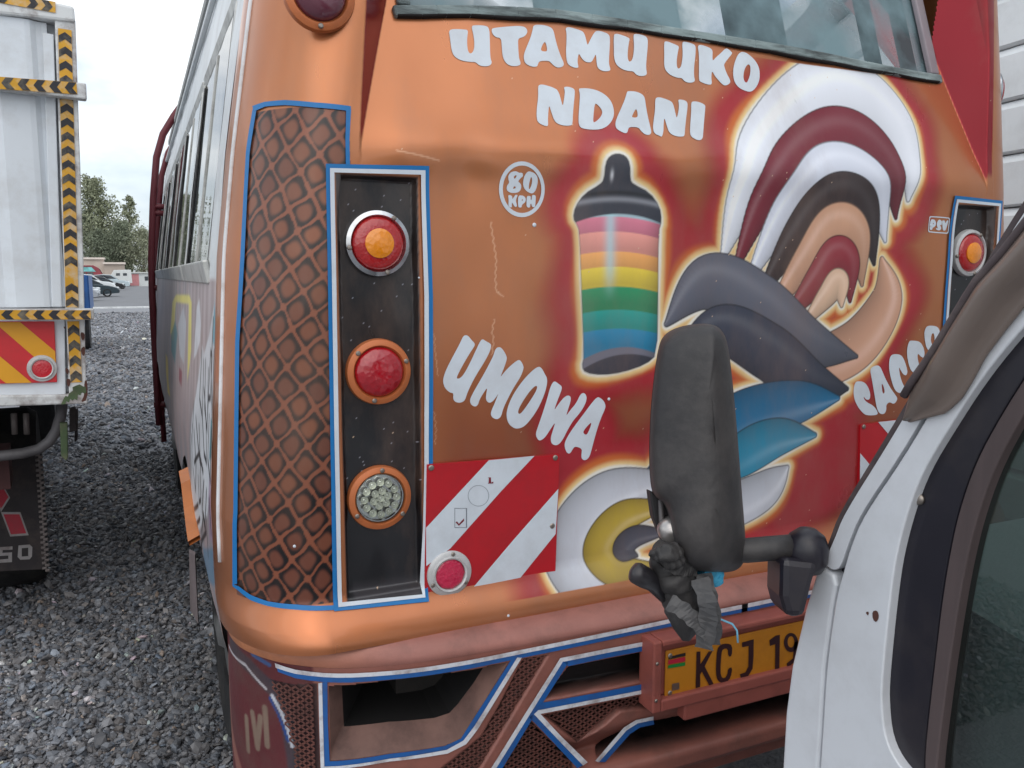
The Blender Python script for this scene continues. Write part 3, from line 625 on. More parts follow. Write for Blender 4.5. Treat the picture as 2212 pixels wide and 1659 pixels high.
letter(Z6, [(1310,600),(1490,610),(1500,760),(1540,740),(1590,620),(1660,590),(1690,640),(1610,930),(1520,1200),(1420,1210),(1360,1150),(1340,900)], sm=1)

# ---- lamps
chrome = mat('chrome', (200, 202, 205), .16, 1., var=.06, dirt=(110, 100, 90), dscale=12, damt=.4)
ringpaint = mat('ring_copper_paint', (190, 108, 62), .4, .2, var=.08, dirt=(90, 50, 34), dscale=14, damt=.4)
screwm = mat('screw_steel', (150, 142, 134), .4, .9, var=.15, vscale=40)
def lens(name, col, rough=.12, bump=.0, sc=60):
    if name in MATS: return MATS[name]
    M = mat(name, col, rough, var=.12, vscale=30, coat=.6, spec=.6)
    t = M.node_tree; N = t.nodes; v = N.new('ShaderNodeTexVoronoi'); v.inputs['Scale'].default_value = sc; c = N.new('ShaderNodeTexCoord')
    u = N.new('ShaderNodeBump'); u.inputs['Distance'].default_value = bump; t.links.new(c.outputs['Object'], v.inputs['Vector']); t.links.new(v.outputs['Distance'], u.inputs['Height']); t.links.new(u.outputs[0], N['Principled BSDF'].inputs['Normal'])
    return M
wring = mat('reflector_ring', (196, 196, 196), .45, .2, dirt=(120, 116, 110), dscale=16, damt=.5)
AXR = np.array([0, -1., 0])
def screw(c, parent, r=.005): 
    b = B().lathe(c, AXR, [(r, -.004), (r, .001), (r * .7, .0025), (.0001, .003)], 12)
    b.box(np.array(c) + [0, -.0029, 0], (r * 1.3, .0008, r * .3), np.array(Matrix.Rotation(random.random() * 3, 3, 'Y')))
    b.build('screw', screwm, parent, smooth=False)
def lamp(x, z, y, ro, ri, ringm, parts, name, label=None, screws=()):
    c = np.array([x, y, z])
    rg = B().lathe(c, AXR, [(ri, 0), (ri, .012), (ri + .004, .017), (ro - .010, .0165), (ro - .002, .013), (ro, .006), (ro, 0)], 56, cap=False).build(name, ringm, bus, smooth=True, auto=50)
    if label: rg['label'] = label
    for nm, prof, mt in parts: B().lathe(c, AXR, prof, 48).build(nm, mt, rg, smooth=True, auto=60)
    for a in screws: screw(c + np.array([cos(a) * (ro + ri) / 2, -.0165, sin(a) * (ro + ri) / 2]), rg)
    return rg
redl = lens('red_lens', (168, 20, 22), .14, .0008, 140); crim = lens('crimson_lens', (160, 14, 30), .13, .0016, 85); amb = lens('amber_lens', (232, 138, 10), .12, .0010, 110)
mauve = lens('mauve_lens', (104, 52, 66), .08, .0, 40)
RDEEP = Y0 + .02
for sx in (0, 1):
    X1 = .439 if sx == 0 else 2 * XC - .439
    lamp(X1, 1.662, RDEEP, .0655, .0515, chrome if sx == 0 else wring, [('red_lens', [(.0515, 0), (.0515, .013), (.045, .019), (.03, .021), (.0001, .021)], redl), ('amber_lens', [(.0285, .02), (.0285, .024), (.02, .027), (.0001, .028)], amb)], 'indicator_lamp', 'red and amber round lamp in a steel ring' if sx == 0 else None, (1.0, 3.3, 5.0))
    X2 = .436 if sx == 0 else 2 * XC - .436
    lamp(X2, 1.409, RDEEP, .0665, .0495, ringpaint, [('red_lens', [(.0495, 0), (.0495, .014), (.043, .022), (.02, .026), (.0001, .026)], crim)], 'brake_lamp', 'crimson round lamp in a copper painted ring', (.35, 4.5, 2.4))
    X3 = .4325 if sx == 0 else 2 * XC - .4325
    r3 = lamp(X3, 1.151, RDEEP, .0665, .0495, ringpaint, [('housing', [(.0495, 0), (.0495, .010), (.047, .010), (.046, .003), (.0001, .003)], chrome)], 'reversing_lamp', 'clear round lamp of many small bulbs in a copper painted ring', (1.5, 5.6, 3.7))
    b = B(); cups = [(0, 0)] + [(.0155 * cos(k * pi / 3 + .3), .0155 * sin(k * pi / 3 + .3)) for k in range(6)] + [(.0335 * cos(k * pi / 6), .0335 * sin(k * pi / 6)) for k in range(12)]
    for u_, w_ in cups: b.lathe((X3 + u_, RDEEP - .003, 1.151 + w_), AXR, [(.0080, .012), (.0066, .006), (.0042, .004), (.0040, .008), (.0022, .0105), (.0001, .011)], 14, cap=False)
    b.build('bulb_cluster', mat('bulb_silver', (238, 240, 232), .16, .55, var=.15, vscale=60), r3, smooth=True)
    B().lathe((X3, RDEEP - .016, 1.151), AXR, [(.0493, 0), (.047, .003), (.03, .005), (.0001, .006)], 40, cap=False).build('lens', glass('clear_lens', (246, 248, 244), 1.4, .02, (200, 200, 190)), r3, smooth=True)
    # round lamp high on the corner column
    X4 = .339
    if sx: continue
    _q = at_y(689, -11, Y0); lamp(float(_q[0]), float(_q[2]), Y0 + .004, .066, .048, ringpaint, [('mauve_lens', [(.048, 0), (.048, .012), (.042, .024), (.025, .031), (.0001, .033)], mauve)], 'upper_lamp', 'dark mauve round lamp in a gold painted ring high on the column', (4.7, 2.6, .5))

# the matching lamp on the right is set round the corner
AXR = np.array([.86, -.5, 0]); _q = at_y(2163, 200, 1.70)
lamp(float(_q[0]) - .032, float(_q[2]), 1.715, .060, .045, chrome, [('mauve_lens', [(.048, 0), (.048, .012), (.042, .024), (.025, .031), (.0001, .033)], lens('crimson_lens', (160, 14, 30)))], 'upper_lamp')
AXR = np.array([0, -1., 0])
# rivets and a few chips of white primer
for p_, r_ in (((1154, 486), .0046), ((1172, 1338), .005), ((1098, 1330), .003), ((636, 1180), .003), ((1315, 862), .0035), ((1150, 1395), .0025), ((905, 600), .002), ((2010, 487), .003)):
    q_ = at_rear(*p_); B().lathe((q_[0], float(rear_y(*q_)), q_[1]), AXR, [(r_, -.001), (r_, .0012), (r_ * .6, .0022), (.0001, .0025)], 10).build('rivet', vinyl, bus, smooth=True)
# ---- reflector boards
redm = mat('board_red', (176, 14, 28), .35, var=.08, vscale=6, dirt=(120, 30, 34), dscale=9, damt=.35, coat=.2); whm = mat('board_white', (206, 214, 222), .35, var=.05, dirt=(150, 150, 150), dscale=10, damt=.3)
Z7 = Zm(1280, 1440, 3.19)
def board_pt(off): return lambda a, z: (a, Y0 - .006 - off, z)
def ARB(P): return [(float(q[0]), float(q[2])) for q in [at_y(px, py, Y0 - .006) for px, py in P]]
def board(P, stripes, flip, rivets):
    f = mir if flip else (lambda q: q)
    out = f(ARB(Z7(P)))
    b = B().prism([(x, Y0 - .006, z) for x, z in out], (0, .006, 0)).build('reflector_board', redm, bus)
    b['label'] = 'red and white diagonally striped board'
    for s_ in stripes: sheet('white_stripe', f(ARB(Z7(s_))), [], board_pt(.0012), whm, b, .05)
    for r_ in rivets:
        q = f(ARB(Z7([r_])))[0]; screw((q[0], Y0 - .007, q[1]), b, .0062)
    return b
bp = [(258, 130), (1607, 30), (1560, 1345), (230, 1535)]
st = [[(885, 85), (1350, 40), (1010, 400), (495, 980), (250, 1160), (247, 772)], [(1592, 375), (1564, 835), (1100, 1410), (640, 1480), (1130, 900)]]
rv = [(300, 163), (1561, 60), (1530, 752), (1515, 1275)]
lb = board(bp, st, False, rv); rb = board(bp, st, True, rv)
darkred = mat('print_dark_red', (120, 20, 40), .6); inkg = mat('print_grey', (120, 126, 136), .6)
sheet('letter', ARB(Z7([(875, 258), (905, 258), (908, 312), (930, 300), (928, 320), (873, 322), (882, 312), (884, 266)])), [], board_pt(.002), darkred, lb, .05)
sheet('stamp_ring', ARB(Z7(E_(778, 445, 107, 107))), [ARB(Z7(E_(778, 445, 103, 103)))], board_pt(.002), inkg, lb, .05)
sheet('tick_mark', ARB(Z7([(545, 715), (560, 705), (580, 730), (632, 675), (632, 700), (580, 750)])), [], board_pt(.002), darkred, lb, .05)
sheet('stamp_frame', ARB(Z7([(535, 570), (662, 570), (662, 770), (535, 770)])), [ARB(Z7([(540, 575), (652, 575), (652, 765), (540, 765)]))], board_pt(.002), inkg, lb, .05)
# round reflectors on the boards
wring = mat('reflector_ring', (196, 196, 196), .45, .2, dirt=(120, 116, 110), dscale=16, damt=.5)
for sx in (0, 1):
    q = at_y(971.6, 1239.6, Y0 - .01); xx = q[0] if sx == 0 else 2 * XC - q[0]
    rg = B().lathe((xx, Y0 - .006, q[2]), AXR, [(.033, 0), (.033, .010), (.0365, .012), (.0385, .006), (.048, .005), (.0495, .003), (.0495, 0)], 48, cap=False).build('round_reflector', wring, bus, smooth=True, auto=50)
    rg['label'] = 'pink red reflector in a white ring'
    B().lathe((xx, Y0 - .006, q[2]), AXR, [(.0332, 0), (.0332, .006), (.028, .008), (.0001, .0095)], 9).build('lens', lens('pink_lens', (190, 30, 70), .2, .001, 120), rg)
    for a_ in (1.4, 3.6, 5.7): screw((xx + .043 * cos(a_), Y0 - .012, q[2] + .043 * sin(a_)), rg, .0045)

# ---- bumper: plan curve, then a fascia with recessed openings
_half = [(.175, 2.10), (.15, 1.93), (.146, 1.82), (.165, 1.735), (.22, 1.650), (.29, 1.592), (.36, 1.557), (.505, 1.522), (.85, 1.505), (XC, 1.497)]
_full = chaikin(_half + [(2 * XC - x, y) for x, y in _half[-2::-1]], 3, closed=False)
_bc = np.array(_full); _bs = np.concatenate([[0], np.cumsum(np.hypot(*np.diff(_bc, axis=0).T))]); BL = _bs[-1]
def bx_s(s): return np.interp(s, _bs, _bc[:, 0]), np.interp(s, _bs, _bc[:, 1])
def bnorm(s):
    a = np.array(bx_s(np.clip(s + .004, 0, BL))); b = np.array(bx_s(np.clip(s - .004, 0, BL))); t = a - b; t /= np.linalg.norm(t, axis=0)
    return -t[1] * -1, t[0] * -1                      # outward in plan (towards -Y at the middle)
def at_b(px, py):
    d = ray(px, py); best = None
    A = _bc[:-1]; Bq = _bc[1:]; e = Bq - A
    den = d[0] * e[:, 1] - d[1] * e[:, 0]
    t = (A[:, 0] * e[:, 1] - A[:, 1] * e[:, 0]) / den; u = (A[:, 0] * d[1] - A[:, 1] * d[0]) / den
    k = np.where((u >= -1e-9) & (u <= 1 + 1e-9) & (t > 0))[0]
    if len(k) == 0:                                   # the ray passes the corner: take the nearest point of the curve
        i = int(np.argmin(np.abs(_bc[:, 0] * d[1] - _bc[:, 1] * d[0]))); return (float(_bs[i]), float(1.6 + d[2] * _bc[i, 1] / d[1]))
    i = k[np.argmin(t[k])]
    return (float(_bs[i] + u[i] * (_bs[i + 1] - _bs[i])), float(1.6 + d[2] * t[i]))
def AB(P): return [at_b(*p) for p in P]
def bump_pt(off):
    def f(s, z):
        x, y = bx_s(s); n = bnorm(s); return (float(x + n[0] * off), float(y + n[1] * off), z)
    return f
SM = BL / 2
def bmir(P): return [(BL - s, z) for s, z in P][::-1]
O1 = AB([(709, 1481), (860, 1466), (1021, 1446), (1098, 1430), (1060, 1492), (1016, 1565), (995, 1596), (960, 1610), (841, 1627), (714, 1642)])
G1 = AB([(1130, 1424), (1186, 1414), (1150, 1475), (1075, 1600), (1030, 1675), (1010, 1700), (900, 1700), (1040, 1590), (1075, 1530)])
O2 = AB([(1228, 1440), (1414, 1402), (1600, 1368), (1600, 1440), (1412, 1468), (1170, 1514)])
O3 = AB([(1172, 1545), (1410, 1498), (1600, 1460), (1600, 1500), (1410, 1530), (1340, 1538), (1255, 1612)])
O5 = AB([(1146, 1556), (1246, 1655), (1240, 1700), (1045, 1720), (1075, 1668)])
O4 = AB([(1296, 1648), (1360, 1580), (1420, 1562), (1600, 1535), (1600, 1570), (1420, 1622)])
ns, nzb = 860, 170
sg = np.linspace(0, BL, ns); zg = np.linspace(.40, .823, nzb)
BS_, BZ_ = np.meshgrid(sg, zg)
SMm = np.where(BS_ > SM, BL - BS_, BS_)
D = np.zeros(BS_.shape); DC = np.zeros(BS_.shape)
def carve(P, depth, rim=.007):
    global D
    dd = np.where(in_poly(P, SMm, BZ_), np.clip(poly_dist(P, SMm, BZ_) / rim, 0, 1), 0) * depth
    D = np.maximum(D, dd); return dd
d1 = np.zeros(BS_.shape); d2 = carve(O2, .05); d3 = carve(O3, .05); d5 = carve(O5, .05); dg = carve(G1, .022); d4 = carve(O4, .05)
sk = at_b(1200, 1500)[0]
D += .05 * sstep(.60, .52, BZ_) * sstep(sk - .05, sk + .1, SMm) * sstep(.50, .53, BZ_)
D -= .02 * sstep(.53, .49, BZ_) * sstep(sk - .05, sk + .1, SMm)
D += .05 * sstep(.47, .42, BZ_)
bxx, byy = bx_s(BS_); nx_, ny_ = bnorm(BS_.ravel()); nx_ = nx_.reshape(BS_.shape); ny_ = ny_.reshape(BS_.shape)
bwob = .0006 * np.sin(9 * BS_ + 3) * np.sin(13 * BZ_)
BV = np.stack([bxx - nx_ * (D + bwob), byy - ny_ * (D + bwob), BZ_], -1)
BC = np.zeros(BS_.shape + (3,)) + lin((144, 90, 78))
BC = mixc(BC, (128, 82, 74), .5 * (np.sin(17 * BS_ + 5) * np.sin(23 * BZ_) * .5 + .5))
for dd, dep in ((d1, .13), (d2, .05), (d3, .05), (d4, .05), (d5, .05)): BC = mixc(BC, (84, 62, 58), sstep(0, .4, dd / dep) * .9); BC = mixc(BC, (13, 11, 12), sstep(.35, .9, dd / dep))  # recess shade put into the colour, near-black at full depth
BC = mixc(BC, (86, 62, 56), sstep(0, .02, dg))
corner = sstep(AB([(680, 1560)])[0][0] + .004, AB([(680, 1560)])[0][0] - .004, SMm)
BC = mixc(BC, (92, 38, 42), corner)
def bstroke(P, wd, col, a=1., left=True):
    global BC
    Q_ = AB(P); dd = poly_dist(Q_, BS_, BZ_, closed=False); BC = mixc(BC, col, a * sstep(wd, wd * .55, dd))
msh = AB([(580, 1465), (640, 1478), (687, 1476), (694, 1700), (640, 1720), (628, 1600), (606, 1530)]); im = in_poly(msh, BS_, BZ_)
BC = mixc(BC, (44, 30, 34), im * .92)
bstroke([(500, 1390), (540, 1440), (590, 1490), (620, 1555), (634, 1640), (640, 1700)], .022, (60, 58, 66), .8)
bstroke([(470, 1352), (478, 1440), (500, 1560), (516, 1660)], .03, (150, 100, 88), .7)
bstroke([(494, 1394), (530, 1436), (575, 1488)], .004, (190, 186, 190)); bstroke([(588, 1503), (606, 1535), (619, 1566), (631, 1612)], .006, (190, 192, 200)); bstroke([(583, 1508), (600, 1540), (612, 1570), (622, 1600)], .005, (40, 70, 130))  # first stroke is a painted highlight on the corner edge, the others are stripes
bstroke([(545, 1413), (582, 1436)], .006, (60, 84, 130))
for P_ in ([(532, 1550), (536, 1620)], [(545, 1540), (556, 1615), (562, 1550)], [(572, 1530), (577, 1610)]): bstroke(P_, .010, (136, 120, 104), .75)
bi = np.arange(ns * nzb).reshape(nzb, ns); BQ = np.stack([bi[:-1, :-1], bi[:-1, 1:], bi[1:, 1:], bi[1:, :-1]], -1)
mid_s = (SMm[:-1, :-1] + SMm[1:, 1:]) / 2; mid_z = (BZ_[:-1, :-1] + BZ_[1:, 1:]) / 2
BQ = BQ[~in_poly(O1, mid_s, mid_z)]
bumpm = mat('bumper_paint', (0, 0, 0), .5, .1, var=.12, vscale=14, attr=True, dirt=(92, 70, 64), dscale=10, damt=.5, bump=.0006, bscale=120)
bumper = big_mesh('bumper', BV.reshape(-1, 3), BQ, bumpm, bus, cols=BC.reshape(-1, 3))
# the fog lamp openings are real holes: a dusty lip, then a box coloured black for the shade inside
O1i = AB([(724, 1492), (860, 1478), (1015, 1459), (1070, 1450), (1042, 1494), (1004, 1545), (984, 1566), (950, 1577), (841, 1587), (730, 1598)])
lipm_ = mat('opening_lip', (112, 84, 76), .8, var=.25, vscale=18, dirt=(60, 44, 42), dscale=12, damt=.6); holem = mat('opening_black', (14, 12, 13), .9, var=.2)
def rs_(P, n=60):
    P = np.array(list(P) + [P[0]]); d = np.concatenate([[0], np.cumsum(np.hypot(*np.diff(P, axis=0).T))]); t = np.linspace(0, d[-1], n, endpoint=False); return [(np.interp(q, d, P[:, 0]), np.interp(q, d, P[:, 1])) for q in t]
def rs_poly(P, Qp, n=8):
    a, b = [], []
    for i in range(len(P)):
        for t in range(n): f = t / n; a.append(tuple(np.array(P[i]) * (1 - f) + np.array(P[(i + 1) % len(P)]) * f)); b.append(tuple(np.array(Qp[i]) * (1 - f) + np.array(Qp[(i + 1) % len(P)]) * f))
    return a, b
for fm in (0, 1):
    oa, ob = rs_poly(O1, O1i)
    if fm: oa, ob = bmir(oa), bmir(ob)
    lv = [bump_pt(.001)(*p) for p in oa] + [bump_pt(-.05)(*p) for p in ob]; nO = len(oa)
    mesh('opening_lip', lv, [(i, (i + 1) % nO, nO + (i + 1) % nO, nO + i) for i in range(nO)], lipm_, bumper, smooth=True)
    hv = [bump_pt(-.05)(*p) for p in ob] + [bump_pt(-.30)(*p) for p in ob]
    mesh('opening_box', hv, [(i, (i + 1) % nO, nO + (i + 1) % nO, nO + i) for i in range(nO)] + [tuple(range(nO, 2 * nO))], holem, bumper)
# ledge between the skin and the bumper edge
prof = [(1.0, .868, -.004), (.72, .864, .0), (.5, .858, .004), (.28, .848, .005), (.10, .838, .004), (.0, .829, .002), (0, .823, 0)]
LV = []; LC = []
sl_ = np.linspace(.15, BL - .15, 420)
def body_xy(x):
    xm = np.where(x > XC, 2 * XC - x, x); xs = float(side_x(.868)); t = np.clip(1 - (xm - xs) / RX, -1, 1)
    return Y0 - .042 + np.where(xm < xs + RX, RY * (1 - np.sqrt(np.clip(1 - t * t, 0, 1))), 0)
bxl, byl = bx_s(sl_)
for f_, zz, o_ in prof:
    n = bnorm(sl_); sx_ = bxl; inx = XC + (bxl - XC) * (1 - .012); iny = np.maximum(body_xy(inx), byl + .006) + .012
    x = inx * f_ + bxl * (1 - f_); y = iny * f_ + byl * (1 - f_)
    LV.append(np.stack([x + n[0] * o_, y + n[1] * o_, np.full_like(x, zz)], -1))
LV = np.stack(LV); li = np.arange(LV.shape[0] * LV.shape[1]).reshape(LV.shape[:2])
LQ = np.stack([li[:-1, :-1], li[1:, :-1], li[1:, 1:], li[:-1, 1:]], -1).reshape(-1, 4)
LC = np.zeros(LV.shape) + lin((156, 104, 94)); LC = mixc(LC, copper, np.repeat(sstep(.75, .35, sl_)[None] * .9, len(prof), 0))
big_mesh('bumper_ledge', LV.reshape(-1, 3), LQ, bumpm, bus, cols=LC.reshape(-1, 3))
# painted lines on the bumper
pw = mat('line_white', (206, 208, 214), .55, dirt=(120, 96, 90), dscale=22, damt=.8); pb = mat('line_blue', (26, 88, 156), .5, dirt=(60, 60, 80), dscale=14, damt=.6)
def bline(w, c, both=True):
    """w: white ribbon edges (outer, inner), c: blue ribbon edges"""
    for nm, rb_, mt, off in (('white_line', w, pw, .0034), ('blue_line', c, pb, .0026)):
        P = AB(rb_[0]) + AB(rb_[1])[::-1]
        sheet(nm, P, [], bump_pt(off), mt, bumper, .03)
        if both: sheet(nm, bmir(P), [], bump_pt(off), mt, bumper, .03)
bline([[(596, 1431), (640, 1445), (700, 1452), (760, 1453), (840, 1448), (930, 1438), (1016, 1424), (1126, 1402), (1250, 1377), (1450, 1335), (1560, 1313), (1640, 1297)], [(598, 1441), (640, 1454), (700, 1461), (760, 1462), (840, 1457), (930, 1447), (1016, 1433), (1126, 1411), (1250, 1386), (1450, 1344), (1560, 1322), (1640, 1306)]],
      [[(600, 1441), (640, 1454), (700, 1461), (760, 1462), (840, 1457), (930, 1447), (1016, 1433), (1126, 1411), (1250, 1386), (1450, 1344), (1560, 1322), (1640, 1306)], [(602, 1450), (640, 1464), (700, 1472), (760, 1473), (840, 1467), (930, 1457), (1016, 1443), (1126, 1420), (1250, 1395), (1450, 1352), (1560, 1330), (1640, 1314)]])
bline([[(689, 1474), (691, 1560), (694, 1658)], [(697, 1473), (699, 1560), (702, 1657)]], [[(697, 1473), (699, 1560), (702, 1654)], [(708, 1472), (709, 1560), (713, 1646)]])
bline([[(694, 1660), (841, 1643), (966, 1626), (1006, 1606), (1030, 1575), (1126, 1419)], [(702, 1654), (841, 1637), (964, 1618), (1000, 1598), (1023, 1568), (1116, 1419)]], [[(702, 1654), (841, 1637), (964, 1618), (1000, 1598), (1023, 1568), (1116, 1419)], [(713, 1643), (841, 1627), (960, 1610), (995, 1594), (1015, 1562), (1103, 1424)]])
bline([[(1209, 1420), (1130, 1545), (1057, 1662), (1036, 1695)], [(1217, 1424), (1138, 1550), (1068, 1662), (1046, 1697)]], [[(1217, 1424), (1138, 1550), (1068, 1662), (1046, 1697)], [(1227, 1430), (1149, 1552), (1082, 1662), (1060, 1697)]])
bline([[(1210, 1420), (1310, 1400), (1416, 1380), (1500, 1363)], [(1216, 1428), (1310, 1409), (1416, 1389), (1500, 1372)]], [[(1216, 1428), (1310, 1409), (1416, 1389), (1500, 1372)], [(1226, 1438), (1310, 1420), (1416, 1400), (1500, 1384)]])
bline([[(1160, 1533), (1280, 1510), (1412, 1484), (1500, 1468)], [(1164, 1541), (1280, 1518), (1412, 1492), (1500, 1476)]], [[(1168, 1517), (1280, 1497), (1412, 1472), (1500, 1456)], [(1160, 1533), (1280, 1510), (1412, 1484), (1500, 1468)]])
bline([[(1160, 1534), (1210, 1588), (1268, 1645)], [(1152, 1541), (1202, 1594), (1258, 1652)]], [[(1152, 1541), (1202, 1594), (1258, 1652)], [(1142, 1548), (1194, 1602), (1246, 1658)]])
bline([[(1410, 1546), (1372, 1554), (1346, 1570), (1284, 1642)], [(1410, 1554), (1376, 1561), (1352, 1576), (1292, 1645)]], [[(1410, 1554), (1376, 1561), (1352, 1576), (1292, 1645)], [(1412, 1564), (1382, 1570), (1360, 1584), (1306, 1645)]])
# expanded metal behind the openings
grm = mat('grille_metal', (112, 70, 62), .6, .3, var=.2, dirt=(50, 40, 40), dscale=20, damt=.6)
def grille(P, off, cw=.019, ch=.012, mirror=True):
    b = B(); A = np.array(P); lo, hi = A.min(0), A.max(0); fp = bump_pt(-off)
    i0, i1 = int(lo[0] / cw) - 1, int(hi[0] / cw) + 2; j0, j1 = int(lo[1] / ch) - 1, int(hi[1] / ch) + 2
    for i in range(i0, i1):
        for j in range(j0, j1):
            for (a0, b0, a1, b1) in ((i, j, i + .5, j + .5), (i + .5, j + .5, i + 1, j), (i + .5, j + .5, i, j + 1), (i + .5, j + .5, i + 1, j + 1)):
                p, q = (a0 * cw, b0 * ch), (a1 * cw, b1 * ch)
                if in_poly(P, np.array([p[0]]), np.array([p[1]]))[0] and in_poly(P, np.array([q[0]]), np.array([q[1]]))[0]:
                    A_, B_ = np.array(fp(*p)), np.array(fp(*q)); up = np.array([0, 0, .0021]); n = np.array([0, -.002, 0])
                    b.add([A_ - up, B_ - up, B_ + up, A_ + up, A_ - up + n, B_ - up + n, B_ + up + n, A_ + up + n], [(4, 5, 6, 7), (0, 1, 5, 4), (3, 7, 6, 2)])
    o = b.build('grille_mesh', grm, bumper); return o
grille(O3, .018); grille(O5, .018); grille(G1, .006); grille(msh, -.004, .019, .013)
# ---- number plate in its holder
ZP = Zm(2050, 1700, 2.765)
YP = 1.452
pA = at_y(1413.5, 1390, YP); pB = at_y(1411, 1544, YP); PX0, PZ1, PZ0, PW = pA[0], pA[2], pB[2], .64
hm = mat('holder_paint', (150, 82, 72), .5, .1, dirt=(90, 52, 48), dscale=10, damt=.5)
bh = B()
for (x0, x1, z0, z1, y0, y1) in ((PX0, PX0 + .022, PZ0, PZ1, YP, YP + .06), (PX0 + PW - .022, PX0 + PW, PZ0, PZ1, YP, YP + .06), (PX0 + .0225, PX0 + PW - .0225, PZ1 - .014, PZ1, YP, YP + .06), (PX0 + .0225, PX0 + PW - .0225, PZ0, PZ0 + .028, YP, YP + .06), (PX0 + .0225, PX0 + PW - .0225, PZ0 + .0285, PZ1 - .0145, YP + .02, YP + .058)):
    bh.box(((x0 + x1) / 2, (y0 + y1) / 2, (z0 + z1) / 2), (x1 - x0, y1 - y0, z1 - z0))
bh.box((PX0 + PW / 2 + .02, YP + .02, PZ0 - .02), (PW - .14, .03, .038))
hold = bh.build('plate_holder', hm, bus, bevel=.004)
def APl(P): return [(float(q[0]), float(q[2])) for q in [at_y(px, py, YP + .014) for px, py in P]]
def pl_pt(off): return lambda a, z: (a, YP + .014 - off, z)
pc_ = APl(ZP([(202, 1040), (205, 1440)])); px0 = pc_[0][0]; pz1 = pc_[0][1]; pz0 = pc_[1][1]
yel = mat('plate_yellow', (186, 120, 24), .45, var=.08, dirt=(120, 70, 20), dscale=8, damt=.45)
pt = B().box((px0 + .26, YP + .0165, (pz0 + pz1) / 2), (.52, .004, pz1 - pz0)).build('number_plate', yel, hold, bevel=.003)
blk = mat('plate_ink', (44, 14, 20), .5)
def pletter(*a, mt=None, nm='letter', sm=1): sheet(nm, chaikin(APl(ZP(a[0])), sm), [chaikin(APl(ZP(h)), sm) for h in a[1:]], pl_pt(.0012), mt or blk, hold, .05)
pletter([(468, 1040), (502, 1040), (503, 1150), (575, 1040), (608, 1035), (540, 1170), (618, 1325), (580, 1338), (515, 1215), (500, 1245), (500, 1352), (460, 1362)], sm=0)
pletter([(648, 1020), (680, 978), (740, 968), (783, 985), (780, 1080), (748, 1085), (743, 1012), (702, 1017), (687, 1050), (677, 1220), (690, 1268), (712, 1278), (740, 1245), (745, 1190), (785, 1175), (770, 1270), (730, 1312), (670, 1314), (643, 1270), (638, 1180)])
pletter([(868, 960), (972, 932), (970, 1080), (962, 1190), (920, 1262), (860, 1275), (850, 1240), (900, 1222), (925, 1170), (928, 990), (870, 1002)], sm=0)
pletter([(1110, 940), (1165, 900), (1202, 892), (1198, 1190), (1160, 1200), (1162, 975), (1115, 990)], sm=0)
pletter(E_(1300, 960, 62, 84), E_(1300, 955, 30, 50), sm=0); pletter([(1330, 960), (1365, 940), (1350, 1120), (1270, 1180), (1262, 1145), (1318, 1100)], sm=0)
pletter([(221, 1088), (371, 1050), (371, 1078), (221, 1110)], mt=mat('flag_black', (30, 22, 24), .5), nm='flag_stripe', sm=0)
pletter([(219, 1118), (370, 1086), (369, 1126), (218, 1155)], mt=mat('flag_red', (168, 24, 50), .5), nm='flag_stripe', sm=0)
pletter([(218, 1162), (369, 1134), (368, 1164), (216, 1190)], mt=mat('flag_green', (20, 120, 50), .5), nm='flag_stripe', sm=0)
pletter([(252, 1325), (316, 1312), (316, 1372), (252, 1386)], mt=mat('hologram', (140, 116, 104), .3, .6), nm='hologram_square', sm=0)
for q in ((238, 1080), (236, 1408)):
    a = APl(ZP([q]))[0]; screw((a[0], YP + .0145, a[1]), hold, .006)
for q in ((122, 1148), (112, 1474)):
    a = at_y(*ZP([q])[0], YP); screw((a[0], YP - .001, a[2]), hold, .004)

# ---- bus sides
SY0, SY1 = Y0 + RY - .006, 8.15
wins = [(2.07 + i * 1.02, 2.07 + i * 1.02 + .93) for i in range(6)]
WZa, WZb = 1.60, 2.235
ysv = np.unique(np.concatenate([np.linspace(SY0, 2.6, 180), np.linspace(2.6, 4.2, 160), np.linspace(4.2, SY1, 160)] + [[a, b] for a, b in wins])); zsv = np.unique(np.concatenate([np.linspace(.5, 1.6, 230), np.linspace(1.6, 2.78, 80), [WZa, WZb]]))
TY, TZ = np.meshgrid(ysv, zsv)
def side_xy(y, z): return side_x(z) + .10 * sstep(7.4, 8.4, y)
def at_side(px, py):
    d = ray(px, py); x = .15
    for _ in range(40):
        p = EYE + d * (x / d[0]); x = float(side_xy(p[1], p[2])) * .6 + x * .4
    return float(p[1]), float(p[2])
def ASd(P): return [at_side(*p) for p in P]
n1 = np.sin(TY * 19 + 3 * np.sin(TZ * 2.1)) * .5 + .5; n2 = np.sin(TY * 47 + TZ * 3 + 2) * .5 + .5; n3 = np.sin(TZ * 7.3 + TY * 2.7) * .5 + .5
T = np.zeros(TY.shape + (3,)) + lin((162, 144, 144))
T = mixc(T, (128, 132, 140), .8 * n1 * n3); T = mixc(T, (206, 196, 196), .5 * n2 * sstep(1.1, 1.4, TZ)); T = mixc(T, (120, 126, 134), .55 * sstep(1.25, .8, TZ) * n1)
def sreg(P, col, a=1., soft=.012):
    global T
    Q_ = ASd(P); d = np.where(in_poly(Q_, TY, TZ), 1, -1) * poly_dist(Q_, TY, TZ); T = mixc(T, col, a * sstep(-soft * .2, soft, d))
def sstr(P, wd, col, a=1.):
    global T
    d = poly_dist(ASd(P), TY * 1.0, TZ, closed=False); T = mixc(T, col, a * sstep(wd, wd * .5, d))
sreg([(368, 720), (372, 650), (381, 634), (410, 634), (415, 650), (413, 760), (404, 830), (408, 660), (380, 655), (374, 740)], (226, 214, 120), .95)
